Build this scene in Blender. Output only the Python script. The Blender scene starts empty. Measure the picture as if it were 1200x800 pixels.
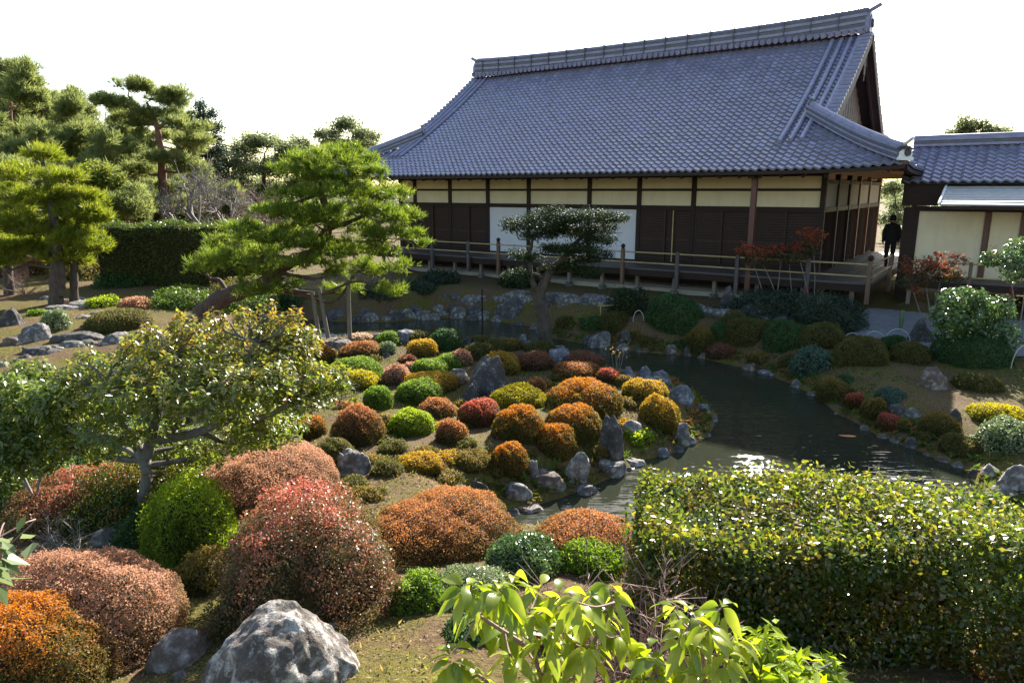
import bpy, bmesh, math, random
import numpy as np
from mathutils import Vector, noise as mnoise
R = math.radians
S = bpy.context.scene
C = S.collection

# ------------------------------------------------------------------ camera, sky, sun, exposure
CAM_Z = 4.1
PITCH = R(12.18)
FPX = 820.0                                  # focal length in pixels of the 1200 px wide photograph
cam = bpy.data.cameras.new('camera'); cam.sensor_width = 36.0; cam.lens = FPX/1200*36
cam.clip_start = 0.05; cam.clip_end = 3000
cam_o = bpy.data.objects.new('camera', cam); C.objects.link(cam_o)
cam_o.location = (0, 0, CAM_Z); cam_o.rotation_euler = (R(90)-PITCH, 0, 0)
S.camera = cam_o

SUN_EL, SUN_AZ = R(29.5), R(21.0)            # azimuth clockwise from the view direction (+Y)
w = bpy.data.worlds.new('World'); S.world = w; w.use_nodes = True
wn = w.node_tree; bg = wn.nodes['Background']
sky = wn.nodes.new('ShaderNodeTexSky'); sky.sky_type = 'NISHITA'; sky.sun_disc = False
sky.sun_elevation = SUN_EL; sky.sun_rotation = SUN_AZ
sky.air_density = 1.3; sky.dust_density = 1.0; sky.ozone_density = 1.3
wn.links.new(sky.outputs[0], bg.inputs[0]); bg.inputs[1].default_value = 0.075
sl = bpy.data.lights.new('sun', 'SUN'); sl.energy = 5.0; sl.angle = R(0.5); sl.color = (1, .94, .84)
so = bpy.data.objects.new('sun', sl); C.objects.link(so)
so.rotation_euler = (R(90)-SUN_EL, 0, R(180)-SUN_AZ); so.location = (8, 20, 30)
S.view_settings.view_transform = 'Standard'; S.view_settings.look = 'None'
S.view_settings.exposure = 1.88; S.view_settings.gamma = 1; S.view_settings.use_curve_mapping = False
S.cycles.max_bounces = 7; S.cycles.diffuse_bounces = 3; S.cycles.glossy_bounces = 3
S.cycles.transmission_bounces = 4; S.cycles.transparent_max_bounces = 6
S.cycles.sample_clamp_indirect = 4

# ------------------------------------------------------------------ helpers
def tag(o, label=None, cat=None, group=None, kind=None):
    if label: o['label'] = label
    if cat: o['category'] = cat
    if group: o['group'] = group
    if kind: o['kind'] = kind
    return o

def empty(name, loc, rz=0.0):
    o = bpy.data.objects.new(name, None); C.objects.link(o)
    o.location = loc; o.rotation_euler = (0, 0, rz); o.empty_display_size = .3
    return o

def link(name, me, parent=None, loc=None):
    o = bpy.data.objects.new(name, me); C.objects.link(o)
    if parent is not None: o.parent = parent
    if loc is not None: o.location = loc
    return o

class Buf:
    """collects vertices and faces (numpy) and links them as one mesh object"""
    def __init__(s): s.v = []; s.f = []; s.n = 0
    def add(s, verts, faces, mat=0, smooth=False):
        verts = np.asarray(verts, float).reshape(-1, 3)
        faces = np.asarray(faces, int)
        if len(faces) == 0: return
        s.v.append(verts); s.f.append((faces+s.n, mat, smooth)); s.n += len(verts)
    def box(s, a, b, mat=0):
        x0, y0, z0 = a; x1, y1, z1 = b
        v = [(x0,y0,z0),(x1,y0,z0),(x1,y1,z0),(x0,y1,z0),(x0,y0,z1),(x1,y0,z1),(x1,y1,z1),(x0,y1,z1)]
        s.add(v, [(0,3,2,1),(4,5,6,7),(0,1,5,4),(1,2,6,5),(2,3,7,6),(3,0,4,7)], mat)
    def tube(s, pts, rad, k=7, mat=0, cap=True):
        pts = np.asarray(pts, float); n = len(pts)
        rad = np.broadcast_to(np.asarray(rad, float), (n,))
        T = np.gradient(pts, axis=0); T /= np.linalg.norm(T, axis=1, keepdims=True)+1e-9
        ref = np.array([0,0,1.]) if abs(T[:, 2]).mean() < .8 else np.array([1.,0,0])
        U = np.cross(T, ref); U /= np.linalg.norm(U, axis=1, keepdims=True)+1e-9
        V = np.cross(T, U)
        a = np.arange(k)*2*math.pi/k
        ring = pts[:, None]+rad[:, None, None]*(np.cos(a)[None,:,None]*U[:,None]+np.sin(a)[None,:,None]*V[:,None])
        i = np.arange(n-1)[:, None]*k; j = np.arange(k)[None]; j2 = (j+1) % k
        q = np.stack([i+j, i+j2, i+k+j2, i+k+j], -1).reshape(-1, 4)
        s.add(ring, q, mat, True)
        if cap:
            vs = np.concatenate([ring[0], ring[-1], [pts[0]], [pts[-1]]])
            t = [(2*k, (m+1) % k, m) for m in range(k)]+[(2*k+1, k+m, k+(m+1) % k) for m in range(k)]
            s.add(vs, t, mat)
    def leaves(s, P, N, L, W, rng, mat=0, droop=None, A=None):
        """one four-cornered leaf per point P with blade normal N, length L, width W"""
        n = len(P)
        if n == 0: return
        L = np.broadcast_to(L, (n,))[:, None]; W = np.broadcast_to(W, (n,))[:, None]
        N = N/(np.linalg.norm(N, axis=1, keepdims=True)+1e-9)
        if A is None: A = rng.normal(size=(n, 3))
        A = A-N*(A*N).sum(1, keepdims=True); A /= np.linalg.norm(A, axis=1, keepdims=True)+1e-9
        B = np.cross(N, A)
        b = P-A*L*.5
        v = np.stack([b, b+A*L*.45+B*W*.5, b+A*L, b+A*L*.45-B*W*.5], 1)
        if droop is not None: v[:, 2, 2] -= droop*L[:, 0]
        s.add(v, np.arange(n*4).reshape(n, 4), mat)
    def needles(s, P, D, L, W, k, spread, rng, mat=0):
        """tufts: k thin triangular needles at each point P, leaning around direction D"""
        n = len(P)
        d = D[:, None]+rng.normal(size=(n, k, 3))*spread
        d /= np.linalg.norm(d, axis=2, keepdims=True)+1e-9
        side = np.cross(d, rng.normal(size=(n, k, 3))); side /= np.linalg.norm(side, axis=2, keepdims=True)+1e-9
        ln = L*rng.uniform(.7, 1.15, (n, k, 1))
        b = P[:, None]+rng.normal(size=(n, k, 3))*L*.12
        v = np.stack([b-side*W*.5, b+side*W*.5, b+d*ln], 2).reshape(-1, 3)
        s.add(v, np.arange(len(v)).reshape(-1, 3), mat)
    def build(s, name, mats, parent=None, loc=None):
        me = bpy.data.meshes.new(name)
        V = np.concatenate(s.v) if s.v else np.zeros((0, 3))
        me.vertices.add(len(V)); me.vertices.foreach_set('co', V.astype(np.float32).ravel())
        nl = sum(f.size for f, _, _ in s.f); nf = sum(len(f) for f, _, _ in s.f)
        me.loops.add(nl); me.polygons.add(nf)
        me.loops.foreach_set('vertex_index', np.concatenate([f.ravel() for f, _, _ in s.f]).astype(np.int32))
        sizes = np.concatenate([np.full(len(f), f.shape[1]) for f, _, _ in s.f])
        me.polygons.foreach_set('loop_start', np.concatenate([[0], np.cumsum(sizes)[:-1]]).astype(np.int32))
        me.polygons.foreach_set('material_index', np.concatenate([np.full(len(f), m) for f, m, _ in s.f]).astype(np.int32))
        me.polygons.foreach_set('use_smooth', np.concatenate([np.full(len(f), sm) for f, _, sm in s.f]))
        me.update(calc_edges=True); me.validate()
        for m in (mats if isinstance(mats, (list, tuple)) else [mats]): me.materials.append(m)
        return link(name, me, parent, loc)

def box(name, a, b, m, parent=None):
    B = Buf(); B.box(a, b); return B.build(name, m, parent)

def smooth_path(pts, n=6):
    p = np.asarray(pts, float)
    if len(p) < 3:
        t = np.linspace(0, 1, n)[:, None]; return p[0]*(1-t)+p[-1]*t
    q = np.concatenate([[2*p[0]-p[1]], p, [2*p[-1]-p[-2]]]); out = []
    for i in range(1, len(q)-2):
        for t in np.linspace(0, 1, n, endpoint=False):
            a, b, c, d = q[i-1], q[i], q[i+1], q[i+2]
            out.append(.5*((2*b)+(c-a)*t+(2*a-5*b+4*c-d)*t*t+(3*b-a-3*c+d)*t**3))
    out.append(p[-1]); return np.array(out)

# ------------------------------------------------------------------ surveying: directions seen in the photograph
CP, SP = math.cos(PITCH), math.sin(PITCH)
def ray(x, y):
    r = (x-600)/FPX; u = -(y-400)/FPX
    return np.array([r, CP+u*SP, u*CP-SP])
def at(x, y, Y):                              # the point in that direction at world distance Y ahead
    v = ray(x, y); return v*(Y/v[1])+np.array([0, 0, CAM_Z])
def atz(x, y, z):
    v = ray(x, y); return v*((z-CAM_Z)/v[2])+np.array([0, 0, CAM_Z])
def pxm(P):                                   # metres covered by one photo pixel at P
    return (P[1]*CP-(P[2]-CAM_Z)*SP)/FPX

HA = math.atan(1200/math.hypot(FPX, 177))
HD = np.array([math.sin(HA), -math.cos(HA)]); HN = np.array([math.cos(HA), math.sin(HA)])
P0 = np.array([.1788, 1.0])*12.66*1.97        # a post of the hall's front wall
def hall_xy(s, o): return P0+s*HD+o*HN
def s_at(px, py, off):
    v = ray(px, py); k = ((P0+off*HN)@HN)/(v[:2]@HN); return float(((v*k)[:2]-P0)@HD)

# ------------------------------------------------------------------ terrain
POND_PX = [(330,372),(400,377),(450,378),(520,372),(580,376),(620,382),(640,394),(680,402),(720,409),(760,413),(810,417),
 (860,428),(905,440),(950,460),(985,486),(1035,512),(1085,532),(1135,552),(1150,575),(1165,610),(1150,650),(1000,690),(850,690),
 (740,668),(680,655),(630,645),(600,622),(588,604),(615,596),(650,584),(690,570),(728,554),(745,540),(790,530),(830,510),(840,485),
 (815,462),(790,445),(760,444),(725,438),(697,426),(655,419),(620,414),(560,411),(500,406),(440,403),(400,409),(360,413),(322,406)]
POND = np.array([atz(x, y, 0)[:2] for x, y in POND_PX])
def pond_sd(X, Y):
    """signed distance to the pond's edge, negative in the water"""
    sh = np.shape(X); x = np.ravel(X).astype(float); y = np.ravel(Y).astype(float)
    best = np.full(x.shape, 1e9); ins = np.zeros(x.shape, bool); n = len(POND)
    for i in range(n):
        ax, ay = POND[i]; bx, by = POND[(i+1) % n]
        dx, dy = bx-ax, by-ay
        t = np.clip(((x-ax)*dx+(y-ay)*dy)/(dx*dx+dy*dy), 0, 1)
        best = np.minimum(best, np.hypot(x-ax-t*dx, y-ay-t*dy))
        c = (ay > y) != (by > y)
        with np.errstate(divide='ignore', invalid='ignore'):
            ins ^= c & (x < (bx-ax)*(y-ay)/(by-ay+1e-12)+ax)
    return np.where(ins, -best, best).reshape(sh)
def ss(t): t = np.clip(t, 0, 1); return t*t*(3-2*t)
def terrain(X, Y):
    X = np.asarray(X, float); Y = np.asarray(Y, float)
    r = np.hypot(X, Y)
    base = np.interp(r, [0, 2, 3.5, 5, 7, 9, 12, 16, 20, 400], [2.4, 1.8, 1.4, 1.1, .80, .56, .42, .50, .8, .8])
    wob = .05*np.sin(X*1.7+.4)*np.sin(Y*1.3+X*.5)+.03*np.sin(X*4.1+Y*2.2)*np.sin(Y*3.7-1)
    wob = wob*np.interp(r, [0, 25, 40], [1, .6, 0.2])
    sd = pond_sd(X, Y)
    up = .04+(base+wob-.04)*ss((sd+.05)/1.25)
    return np.where(sd > 0, up, np.maximum(-.7, .04+sd*1.2))
def tz(x, y): return float(terrain(np.array([x]), np.array([y]))[0])
KS = np.geomspace(1.2, 150, 2600)
def hit(px, py):
    v = ray(px, py); Q = KS[:, None]*v+np.array([0, 0, CAM_Z])
    g = np.maximum(terrain(Q[:, 0], Q[:, 1]), 0)
    i = int(np.argmax(Q[:, 2] < g)) or len(KS)-1
    return np.array([Q[i, 0], Q[i, 1], g[i]])
# ------------------------------------------------------------------ materials
class NT:
    def __init__(s, name):
        s.m = bpy.data.materials.new(name); s.m.use_nodes = True
        s.t = s.m.node_tree; s.p = s.t.nodes['Principled BSDF']; s.out = s.t.nodes['Material Output']
    def n(s, typ, **kw):
        d = s.t.nodes.new(typ)
        for k, v in kw.items():
            if k.startswith('i_'):
                key = k[2:]; key = int(key) if key.isdigit() else key.replace('_', ' ')
                d.inputs[key].default_value = v
            else: setattr(d, k, v)
        return d
    def l(s, a, b): s.t.links.new(a, b)
    def mix(s, fac, a, b, mode='MIX'):
        d = s.n('ShaderNodeMix', data_type='RGBA', blend_type=mode)
        for sock, v in ((d.inputs[0], fac), (d.inputs[6], a), (d.inputs[7], b)):
            if hasattr(v, 'is_linked') or hasattr(v, 'links'): s.l(v, sock)
            elif isinstance(v, (int, float)): sock.default_value = v
            else: sock.default_value = (*v, 1) if len(v) == 3 else v
        return d.outputs[2]
    def math(s, op, a, b=0.0, c=None):
        d = s.n('ShaderNodeMath', operation=op)
        for i, v in enumerate((a, b) if c is None else (a, b, c)):
            if hasattr(v, 'links'): s.l(v, d.inputs[i])
            else: d.inputs[i].default_value = v
        return d.outputs[0]
    def noise(s, scale, detail=4, rough=.55, vec=None, which=0):
        d = s.n('ShaderNodeTexNoise'); d.inputs['Scale'].default_value = scale
        d.inputs['Detail'].default_value = detail; d.inputs['Roughness'].default_value = rough
        if vec is not None: s.l(vec, d.inputs['Vector'])
        return d.outputs[which]
    def ramp(s, fac, stops):
        d = s.n('ShaderNodeValToRGB'); e = d.color_ramp.elements
        while len(e) < len(stops): e.new(.5)
        for q, (p, c) in zip(e, stops):
            q.position = p; q.color = (*c, 1) if len(c) == 3 else c
        s.l(fac, d.inputs[0]); return d.outputs[0]
    def obj(s): return s.n('ShaderNodeTexCoord').outputs['Object']
    def gen(s): return s.n('ShaderNodeTexCoord').outputs['Generated']
    def pos(s): return s.n('ShaderNodeNewGeometry').outputs['Position']
    def scalev(s, vec, v):
        d = s.n('ShaderNodeMapping'); s.l(vec, d.inputs[0]); d.inputs['Scale'].default_value = v; return d.outputs[0]
    def bump(s, h, strength=.3, dist=.02):
        d = s.n('ShaderNodeBump'); d.inputs['Strength'].default_value = strength; d.inputs['Distance'].default_value = dist
        s.l(h, d.inputs['Height']); s.l(d.outputs[0], s.p.inputs['Normal'])
    def base(s, c):
        if hasattr(c, 'links'): s.l(c, s.p.inputs['Base Color'])
        else: s.p.inputs['Base Color'].default_value = (*c, 1)
    def rough(s, v):
        if hasattr(v, 'links'): s.l(v, s.p.inputs['Roughness'])
        else: s.p.inputs['Roughness'].default_value = v
    def spec(s, v): s.p.inputs['Specular IOR Level'].default_value = v

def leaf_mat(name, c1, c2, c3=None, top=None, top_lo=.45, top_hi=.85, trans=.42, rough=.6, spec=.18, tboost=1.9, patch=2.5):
    """foliage: every leaf its own tint, broad patches of a third colour, optional other colour on top: young leaves, on the hedge also painted sunlight"""
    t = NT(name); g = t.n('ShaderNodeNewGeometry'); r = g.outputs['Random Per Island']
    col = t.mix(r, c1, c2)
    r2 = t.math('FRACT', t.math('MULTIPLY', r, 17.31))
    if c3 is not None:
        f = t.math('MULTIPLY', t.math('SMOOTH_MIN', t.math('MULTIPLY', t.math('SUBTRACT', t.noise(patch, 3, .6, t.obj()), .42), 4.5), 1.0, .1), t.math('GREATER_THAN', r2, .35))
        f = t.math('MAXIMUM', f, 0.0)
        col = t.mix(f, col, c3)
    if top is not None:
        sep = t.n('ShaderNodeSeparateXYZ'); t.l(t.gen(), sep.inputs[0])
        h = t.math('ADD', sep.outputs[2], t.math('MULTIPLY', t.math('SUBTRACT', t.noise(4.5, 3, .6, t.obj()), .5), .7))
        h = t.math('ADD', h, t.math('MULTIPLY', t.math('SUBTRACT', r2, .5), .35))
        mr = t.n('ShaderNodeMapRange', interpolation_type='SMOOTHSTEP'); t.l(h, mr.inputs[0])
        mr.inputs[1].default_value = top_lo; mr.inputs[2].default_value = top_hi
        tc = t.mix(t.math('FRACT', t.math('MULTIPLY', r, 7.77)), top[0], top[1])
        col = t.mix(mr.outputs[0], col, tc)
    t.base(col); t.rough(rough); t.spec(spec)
    tr = t.n('ShaderNodeBsdfTranslucent')
    hs = t.n('ShaderNodeHueSaturation'); t.l(col, hs.inputs['Color']); hs.inputs['Value'].default_value = tboost; hs.inputs['Saturation'].default_value = 1.1
    t.l(hs.outputs[0], tr.inputs[0])
    mx = t.n('ShaderNodeMixShader'); mx.inputs[0].default_value = trans
    t.l(t.p.outputs[0], mx.inputs[1]); t.l(tr.outputs[0], mx.inputs[2]); t.l(mx.outputs[0], t.out.inputs[0])
    return t.m

M = {}
def plain(name, c, rough=.6, c2=None, scale=8, bump=0, stretch=None, spec=.5):
    t = NT(name); v = t.obj()
    if stretch: v = t.scalev(v, stretch)
    if c2 is not None:
        n = t.noise(scale, 6, .6, v); t.base(t.ramp(n, [(.3, c), (.7, c2)]))
        if bump: t.bump(n, bump, .02)
    else: t.base(c)
    t.rough(rough); t.spec(spec); M[name] = t.m; return t.m

plain('dark_wood', (.018,.010,.008), .6, (.040,.022,.017), 6, .15, (1,1,8), .25)
plain('beam_wood', (.018,.011,.009), .6, (.038,.022,.018), 6, .15, (.4,6,6), .25)
plain('louver_wood', (.020,.012,.010), .95, (.042,.026,.020), 6, .15, (6,6,1), .03)
plain('door_brown', (.035,.019,.013), .6, (.065,.037,.026), 5, .15, (1,1,6), .25)
plain('red_wood', (.085,.032,.022), .5, (.14,.055,.038), 5, .1, (4,4,.5))
plain('rail_post_wood', (.10,.055,.032), .6, (.19,.11,.062), 6, .15, (5,5,.7))
plain('deck_wood', (.055,.045,.043), .6, (.12,.10,.095), 5, .2, (.5,8,4))
plain('weathered_board', (.12,.095,.075), .85, (.30,.255,.215), 4, .3, (8,8,.5))
plain('bamboo', (.30,.21,.085), .4, (.48,.36,.17), 5, 0, (1,1,4))
plain('green_bamboo', (.05,.10,.04), .4, (.09,.15,.06), 5)
t = NT('plaster_cream'); o = t.obj()
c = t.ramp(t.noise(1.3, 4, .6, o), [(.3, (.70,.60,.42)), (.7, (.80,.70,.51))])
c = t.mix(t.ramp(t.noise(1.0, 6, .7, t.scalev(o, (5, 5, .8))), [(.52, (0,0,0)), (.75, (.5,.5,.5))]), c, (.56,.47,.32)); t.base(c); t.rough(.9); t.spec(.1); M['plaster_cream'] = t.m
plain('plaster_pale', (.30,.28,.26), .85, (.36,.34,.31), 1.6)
plain('white_screen', (.62,.61,.65), .8, (.68,.67,.71), 1.2)
plain('plaster_white', (.74,.74,.72), .8, (.85,.85,.83), 5)
plain('crest_dark', (.05,.05,.055), .6)
plain('bare_earth', (.13,.085,.055), .95, (.25,.175,.11), 3, .3)
plain('plinth', (.36,.31,.24), .9, (.46,.40,.32), 2.5, .1)
plain('bark_dark', (.035,.026,.021), .9, (.10,.075,.06), 14, .8, (1,1,.35))
plain('bark_red', (.10,.038,.024), .85, (.24,.115,.075), 10, .8, (1,1,.4))
plain('bark_pine', (.038,.024,.018), .9, (.12,.07,.05), 11, .9, (1,1,.4))
plain('bark_lichen', (.035,.03,.026), .9, (.20,.185,.165), 7, .6, (1,1,.6))
plain('bark_grey', (.12,.105,.09), .9, (.34,.31,.28), 12, .6, (1,1,.5))
plain('twig', (.17,.10,.08), .8, (.30,.19,.16), 9)
plain('twig_grey', (.13,.11,.10), .8, (.25,.225,.205), 9)
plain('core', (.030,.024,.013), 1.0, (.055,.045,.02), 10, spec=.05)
plain('prop_wood', (.10,.08,.06), .8, (.19,.155,.12), 8, .2, (4,4,.5))
plain('cloth_dark', (.012,.012,.015), .85, (.022,.021,.026), 30)
plain('cloth_trousers', (.015,.015,.018), .85)
plain('skin', (.42,.24,.17), .5)
plain('hair', (.012,.010,.009), .45)
plain('copper', (.15,.17,.17), .45, (.25,.27,.27), 4)
plain('steel_pipe', (.42,.42,.40), .3)
plain('paving', (.13,.13,.14), .85, (.20,.20,.21), 6, .2)
plain('litter_leaf', (.10,.055,.03), .8, (.30,.17,.085), 3)

t = NT('tile')                                                        # fired grey tiles, each a little different
o = t.obj(); sp = t.scalev(o, (1/.235, 1/.28, 0)); fl = t.n('ShaderNodeVectorMath', operation='FLOOR'); t.l(sp, fl.inputs[0])
wn_ = t.n('ShaderNodeTexWhiteNoise'); t.l(fl.outputs[0], wn_.inputs['Vector'])
c = t.ramp(wn_.outputs['Value'], [(0, (.175,.16,.275)), (.6, (.235,.215,.345)), (1, (.325,.305,.44))])
c = t.mix(t.ramp(t.noise(.55, 5, .6, o), [(.35, (0,0,0)), (.75, (1,1,1))]), c, (.28,.26,.35), 'MIX')
st = t.ramp(t.noise(1.0, 5, .65, t.scalev(o, (2.6, .35, .5))), [(.42, (0,0,0)), (.72, (.55,.55,.55))])
c = t.mix(st, c, (.15,.14,.165))
c2 = t.mix(.62, t.ramp(wn_.outputs['Value'], [(0, (.175,.16,.275)), (.6, (.235,.215,.345)), (1, (.325,.305,.44))]), c)
t.base(c2); t.rough(t.math('MULTIPLY_ADD', wn_.outputs['Value'], .18, .30)); t.spec(.6); M['tile'] = t.m
plain('tile_plain', (.175,.168,.26), .4, (.29,.28,.38), 5, .15)
plain('tile_edge', (.075,.078,.095), .5, (.12,.12,.14), 6)
t = NT('shingle'); o = t.obj()
n = t.noise(5, 5, .6, t.scalev(o, (1, 12, 12))); t.base(t.ramp(n, [(.3, (.34,.33,.33)), (.7, (.55,.54,.53))])); t.rough(.55); t.bump(n, .3, .01); M['shingle'] = t.m

def rock_mat(name, dark, mid, lichen, amount=.5):
    t = NT(name); o = t.obj()
    a = t.noise(3.5, 9, .65, o); b = t.noise(11, 7, .7, o); c = t.noise(45, 3, .6, o)
    col = t.ramp(a, [(.3, dark), (.7, mid)])
    f = t.ramp(t.math('ADD', t.math('MULTIPLY', b, .75), t.math('MULTIPLY', a, .35)), [(.62-.16*amount, (0,0,0)), (.70-.1*amount, (1,1,1))])
    col = t.mix(f, col, lichen)
    col = t.mix(t.ramp(c, [(.40, (0,0,0)), (.62, (.5,.5,.5))]), col, tuple(x*.55 for x in dark))
    t.base(col); t.rough(.88); t.spec(.25)
    t.bump(t.math('ADD', t.math('MULTIPLY', a, 1.0), t.math('ADD', t.math('MULTIPLY', b, .5), t.math('MULTIPLY', c, .12))), .9, .05)
    M[name] = t.m
rock_mat('rock_grey', (.085,.078,.072), (.19,.175,.16), (.42,.40,.37), .5)
rock_mat('rock_dark', (.05,.045,.042), (.115,.105,.10), (.24,.225,.215), .35)
rock_mat('rock_brown', (.09,.065,.05), (.19,.145,.115), (.37,.34,.31), .45)
rock_mat('rock_blue', (.085,.085,.095), (.18,.18,.20), (.38,.38,.40), .45)
rock_mat('rock_pale', (.13,.11,.10), (.26,.23,.21), (.50,.47,.44), .7)
rock_mat('rock_lichen', (.07,.058,.05), (.19,.16,.14), (.55,.52,.48), .5)

t = NT('ground'); P = t.pos()                                           # earth, moss and dry leaves in irregular patches
a = t.noise(.55, 6, .6, P); b = t.noise(2.2, 6, .65, P); c = t.noise(22, 5, .7, P); d = t.noise(90, 3, .6, P)
earth = t.ramp(c, [(.28, (.050,.031,.017)), (.55, (.125,.078,.042)), (.78, (.23,.155,.085))])
moss = t.ramp(c, [(.3, (.045,.045,.009)), (.55, (.105,.095,.016)), (.8, (.22,.17,.035))])
f = t.ramp(t.math('ADD', t.math('MULTIPLY', a, .55), t.math('MULTIPLY', b, .45)), [(.43, (0,0,0)), (.58, (1,1,1))])
col = t.mix(f, earth, moss)
col = t.mix(t.ramp(d, [(.55, (0,0,0)), (.7, (.7,.7,.7))]), col, (.24,.14,.08))
t.base(col); t.rough(.95); t.spec(.15); t.bump(t.math('ADD', c, t.math('MULTIPLY', d, .5)), .8, .04); M['ground'] = t.m

t = NT('water'); P = t.pos()                                            # dark green pond with small wind ripples
n1 = t.noise(1.0, 2, .5, t.scalev(P, (2.2, 7.0, 1))); n2 = t.noise(1.0, 2, .5, t.scalev(P, (9, 22, 1)))
calm = t.ramp(t.noise(.35, 2, .5, P), [(.40, (.25,.25,.25)), (.62, (1,1,1))])
hgt = t.math('MULTIPLY', t.math('ADD', n1, t.math('MULTIPLY', n2, .22)), calm)
t.base((.026,.029,.018)); t.rough(.03); t.p.inputs['IOR'].default_value = 1.33; t.bump(hgt, .32, .05); M['water'] = t.m

plain('koi_orange', (.62,.13,.03), .25, (.75,.30,.12), 8)
plain('koi_pale', (.45,.33,.22), .25, (.6,.5,.4), 8)

# foliage colours
L = {}
def lm(k, *a, **kw): L[k] = leaf_mat('foliage_'+k, *a, **kw)
G1, G2 = (.045,.062,.013), (.085,.095,.02)
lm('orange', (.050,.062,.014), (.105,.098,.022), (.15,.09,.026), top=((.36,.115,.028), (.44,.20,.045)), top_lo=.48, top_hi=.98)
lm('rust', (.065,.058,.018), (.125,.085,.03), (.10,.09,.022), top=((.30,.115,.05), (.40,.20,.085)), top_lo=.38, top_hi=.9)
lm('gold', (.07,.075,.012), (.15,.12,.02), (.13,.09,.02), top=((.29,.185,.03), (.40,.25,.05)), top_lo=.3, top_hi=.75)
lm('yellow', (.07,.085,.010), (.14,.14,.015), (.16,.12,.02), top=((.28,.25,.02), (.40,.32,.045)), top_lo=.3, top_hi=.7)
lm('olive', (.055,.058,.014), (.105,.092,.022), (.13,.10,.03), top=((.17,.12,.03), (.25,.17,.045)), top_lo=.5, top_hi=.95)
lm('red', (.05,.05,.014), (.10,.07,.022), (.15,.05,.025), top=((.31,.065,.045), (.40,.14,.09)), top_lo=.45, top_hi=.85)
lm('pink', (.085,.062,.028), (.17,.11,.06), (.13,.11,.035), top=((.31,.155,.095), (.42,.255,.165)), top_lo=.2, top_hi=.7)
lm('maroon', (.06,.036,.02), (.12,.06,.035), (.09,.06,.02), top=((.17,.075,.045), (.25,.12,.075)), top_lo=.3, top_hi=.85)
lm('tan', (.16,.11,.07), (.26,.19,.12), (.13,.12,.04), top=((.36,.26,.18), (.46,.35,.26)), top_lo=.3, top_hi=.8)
lm('green', (.045,.085,.012), (.10,.16,.02), (.13,.19,.025), trans=.4, top=((.14,.22,.025), (.22,.30,.05)), top_lo=.5, top_hi=1.0)
lm('lime', (.06,.10,.012), (.14,.19,.02), (.19,.24,.028), trans=.45, top=((.23,.30,.022), (.33,.39,.05)), top_lo=.45, top_hi=.9)
lm('dkgreen', (.024,.058,.016), (.052,.105,.032), (.07,.13,.04), trans=.3)
lm('moss_olive', (.065,.068,.018), (.115,.108,.028), (.13,.105,.035))
lm('bluegreen', (.035,.075,.045), (.07,.12,.085), (.10,.16,.12), trans=.25, rough=.35)
lm('pale', (.09,.13,.05), (.18,.22,.10), (.26,.28,.18), trans=.3, rough=.35)
lm('pine', (.045,.085,.016), (.095,.14,.022), (.13,.17,.03), trans=.35, rough=.45, tboost=1.7)
lm('pine_bright', (.085,.12,.016), (.19,.215,.03), (.24,.245,.045), trans=.48, rough=.4, tboost=1.8)
lm('pine_far', (.10,.13,.05), (.18,.20,.065), (.23,.24,.085), trans=.5, tboost=1.7)
lm('conifer_dark', (.02,.035,.022), (.04,.06,.035), (.05,.07,.04), trans=.2)
lm('broad_far', (.075,.10,.05), (.13,.15,.07), (.17,.18,.085), trans=.45)
lm('broad_yellow', (.085,.115,.02), (.15,.175,.03), (.19,.19,.04), trans=.45)
lm('pine_lean', (.065,.105,.018), (.14,.185,.028), (.19,.22,.04), trans=.48, rough=.4, tboost=1.8)
lm('juniper', (.013,.026,.010), (.026,.044,.016), (.045,.06,.018), trans=.15, patch=3, rough=.6, spec=.15)
lm('camellia', (.075,.115,.02), (.145,.18,.03), (.22,.21,.04), trans=.45, rough=.30, spec=.8, top=((.15,.18,.03), (.34,.17,.045)), top_lo=.62, top_hi=1.05, patch=3)
lm('gloss_light', (.085,.125,.025), (.16,.20,.04), (.20,.23,.055), trans=.42, rough=.30, spec=.8)
lm('gloss', (.035,.075,.022), (.075,.125,.035), (.12,.18,.05), trans=.28, rough=.22, spec=.7)
lm('hedge', (.035,.062,.012), (.09,.125,.018), (.17,.09,.02), trans=.46, rough=.25, spec=.65, top=((.15,.21,.024), (.29,.23,.04)), top_lo=.72, top_hi=1.05, patch=2)  # bronze tips, plus a sunlit top over shaded sides painted into colour
lm('hedge_dark', (.045,.075,.018), (.085,.12,.03), (.13,.14,.035), trans=.4, rough=.28, patch=1.2)
lm('mixed', (.05,.062,.018), (.13,.085,.035), (.18,.085,.055), trans=.38, rough=.4, spec=.4, top=((.34,.075,.06), (.42,.20,.12)), top_lo=.55, top_hi=.95, patch=2.2)
lm('nandina', (.03,.05,.02), (.07,.085,.03), (.14,.06,.03), trans=.4, top=((.26,.05,.03), (.36,.11,.045)), top_lo=.35, top_hi=.9)
lm('bigleaf', (.13,.19,.02), (.27,.32,.035), (.36,.38,.06), trans=.5, rough=.28, spec=.6, patch=5, tboost=1.6)
lm('fern', (.05,.09,.015), (.11,.16,.03), None, trans=.4)
lm('grass', (.11,.12,.02), (.22,.19,.05), (.20,.15,.06), trans=.4)
lm('drygrass', (.20,.15,.05), (.32,.24,.09), None, trans=.4)
lm('berry', (.35,.02,.015), (.5,.04,.03), None, trans=.1, rough=.3)
lm('redtwig', (.15,.07,.055), (.22,.11,.09), (.18,.10,.06), trans=.3)
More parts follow.
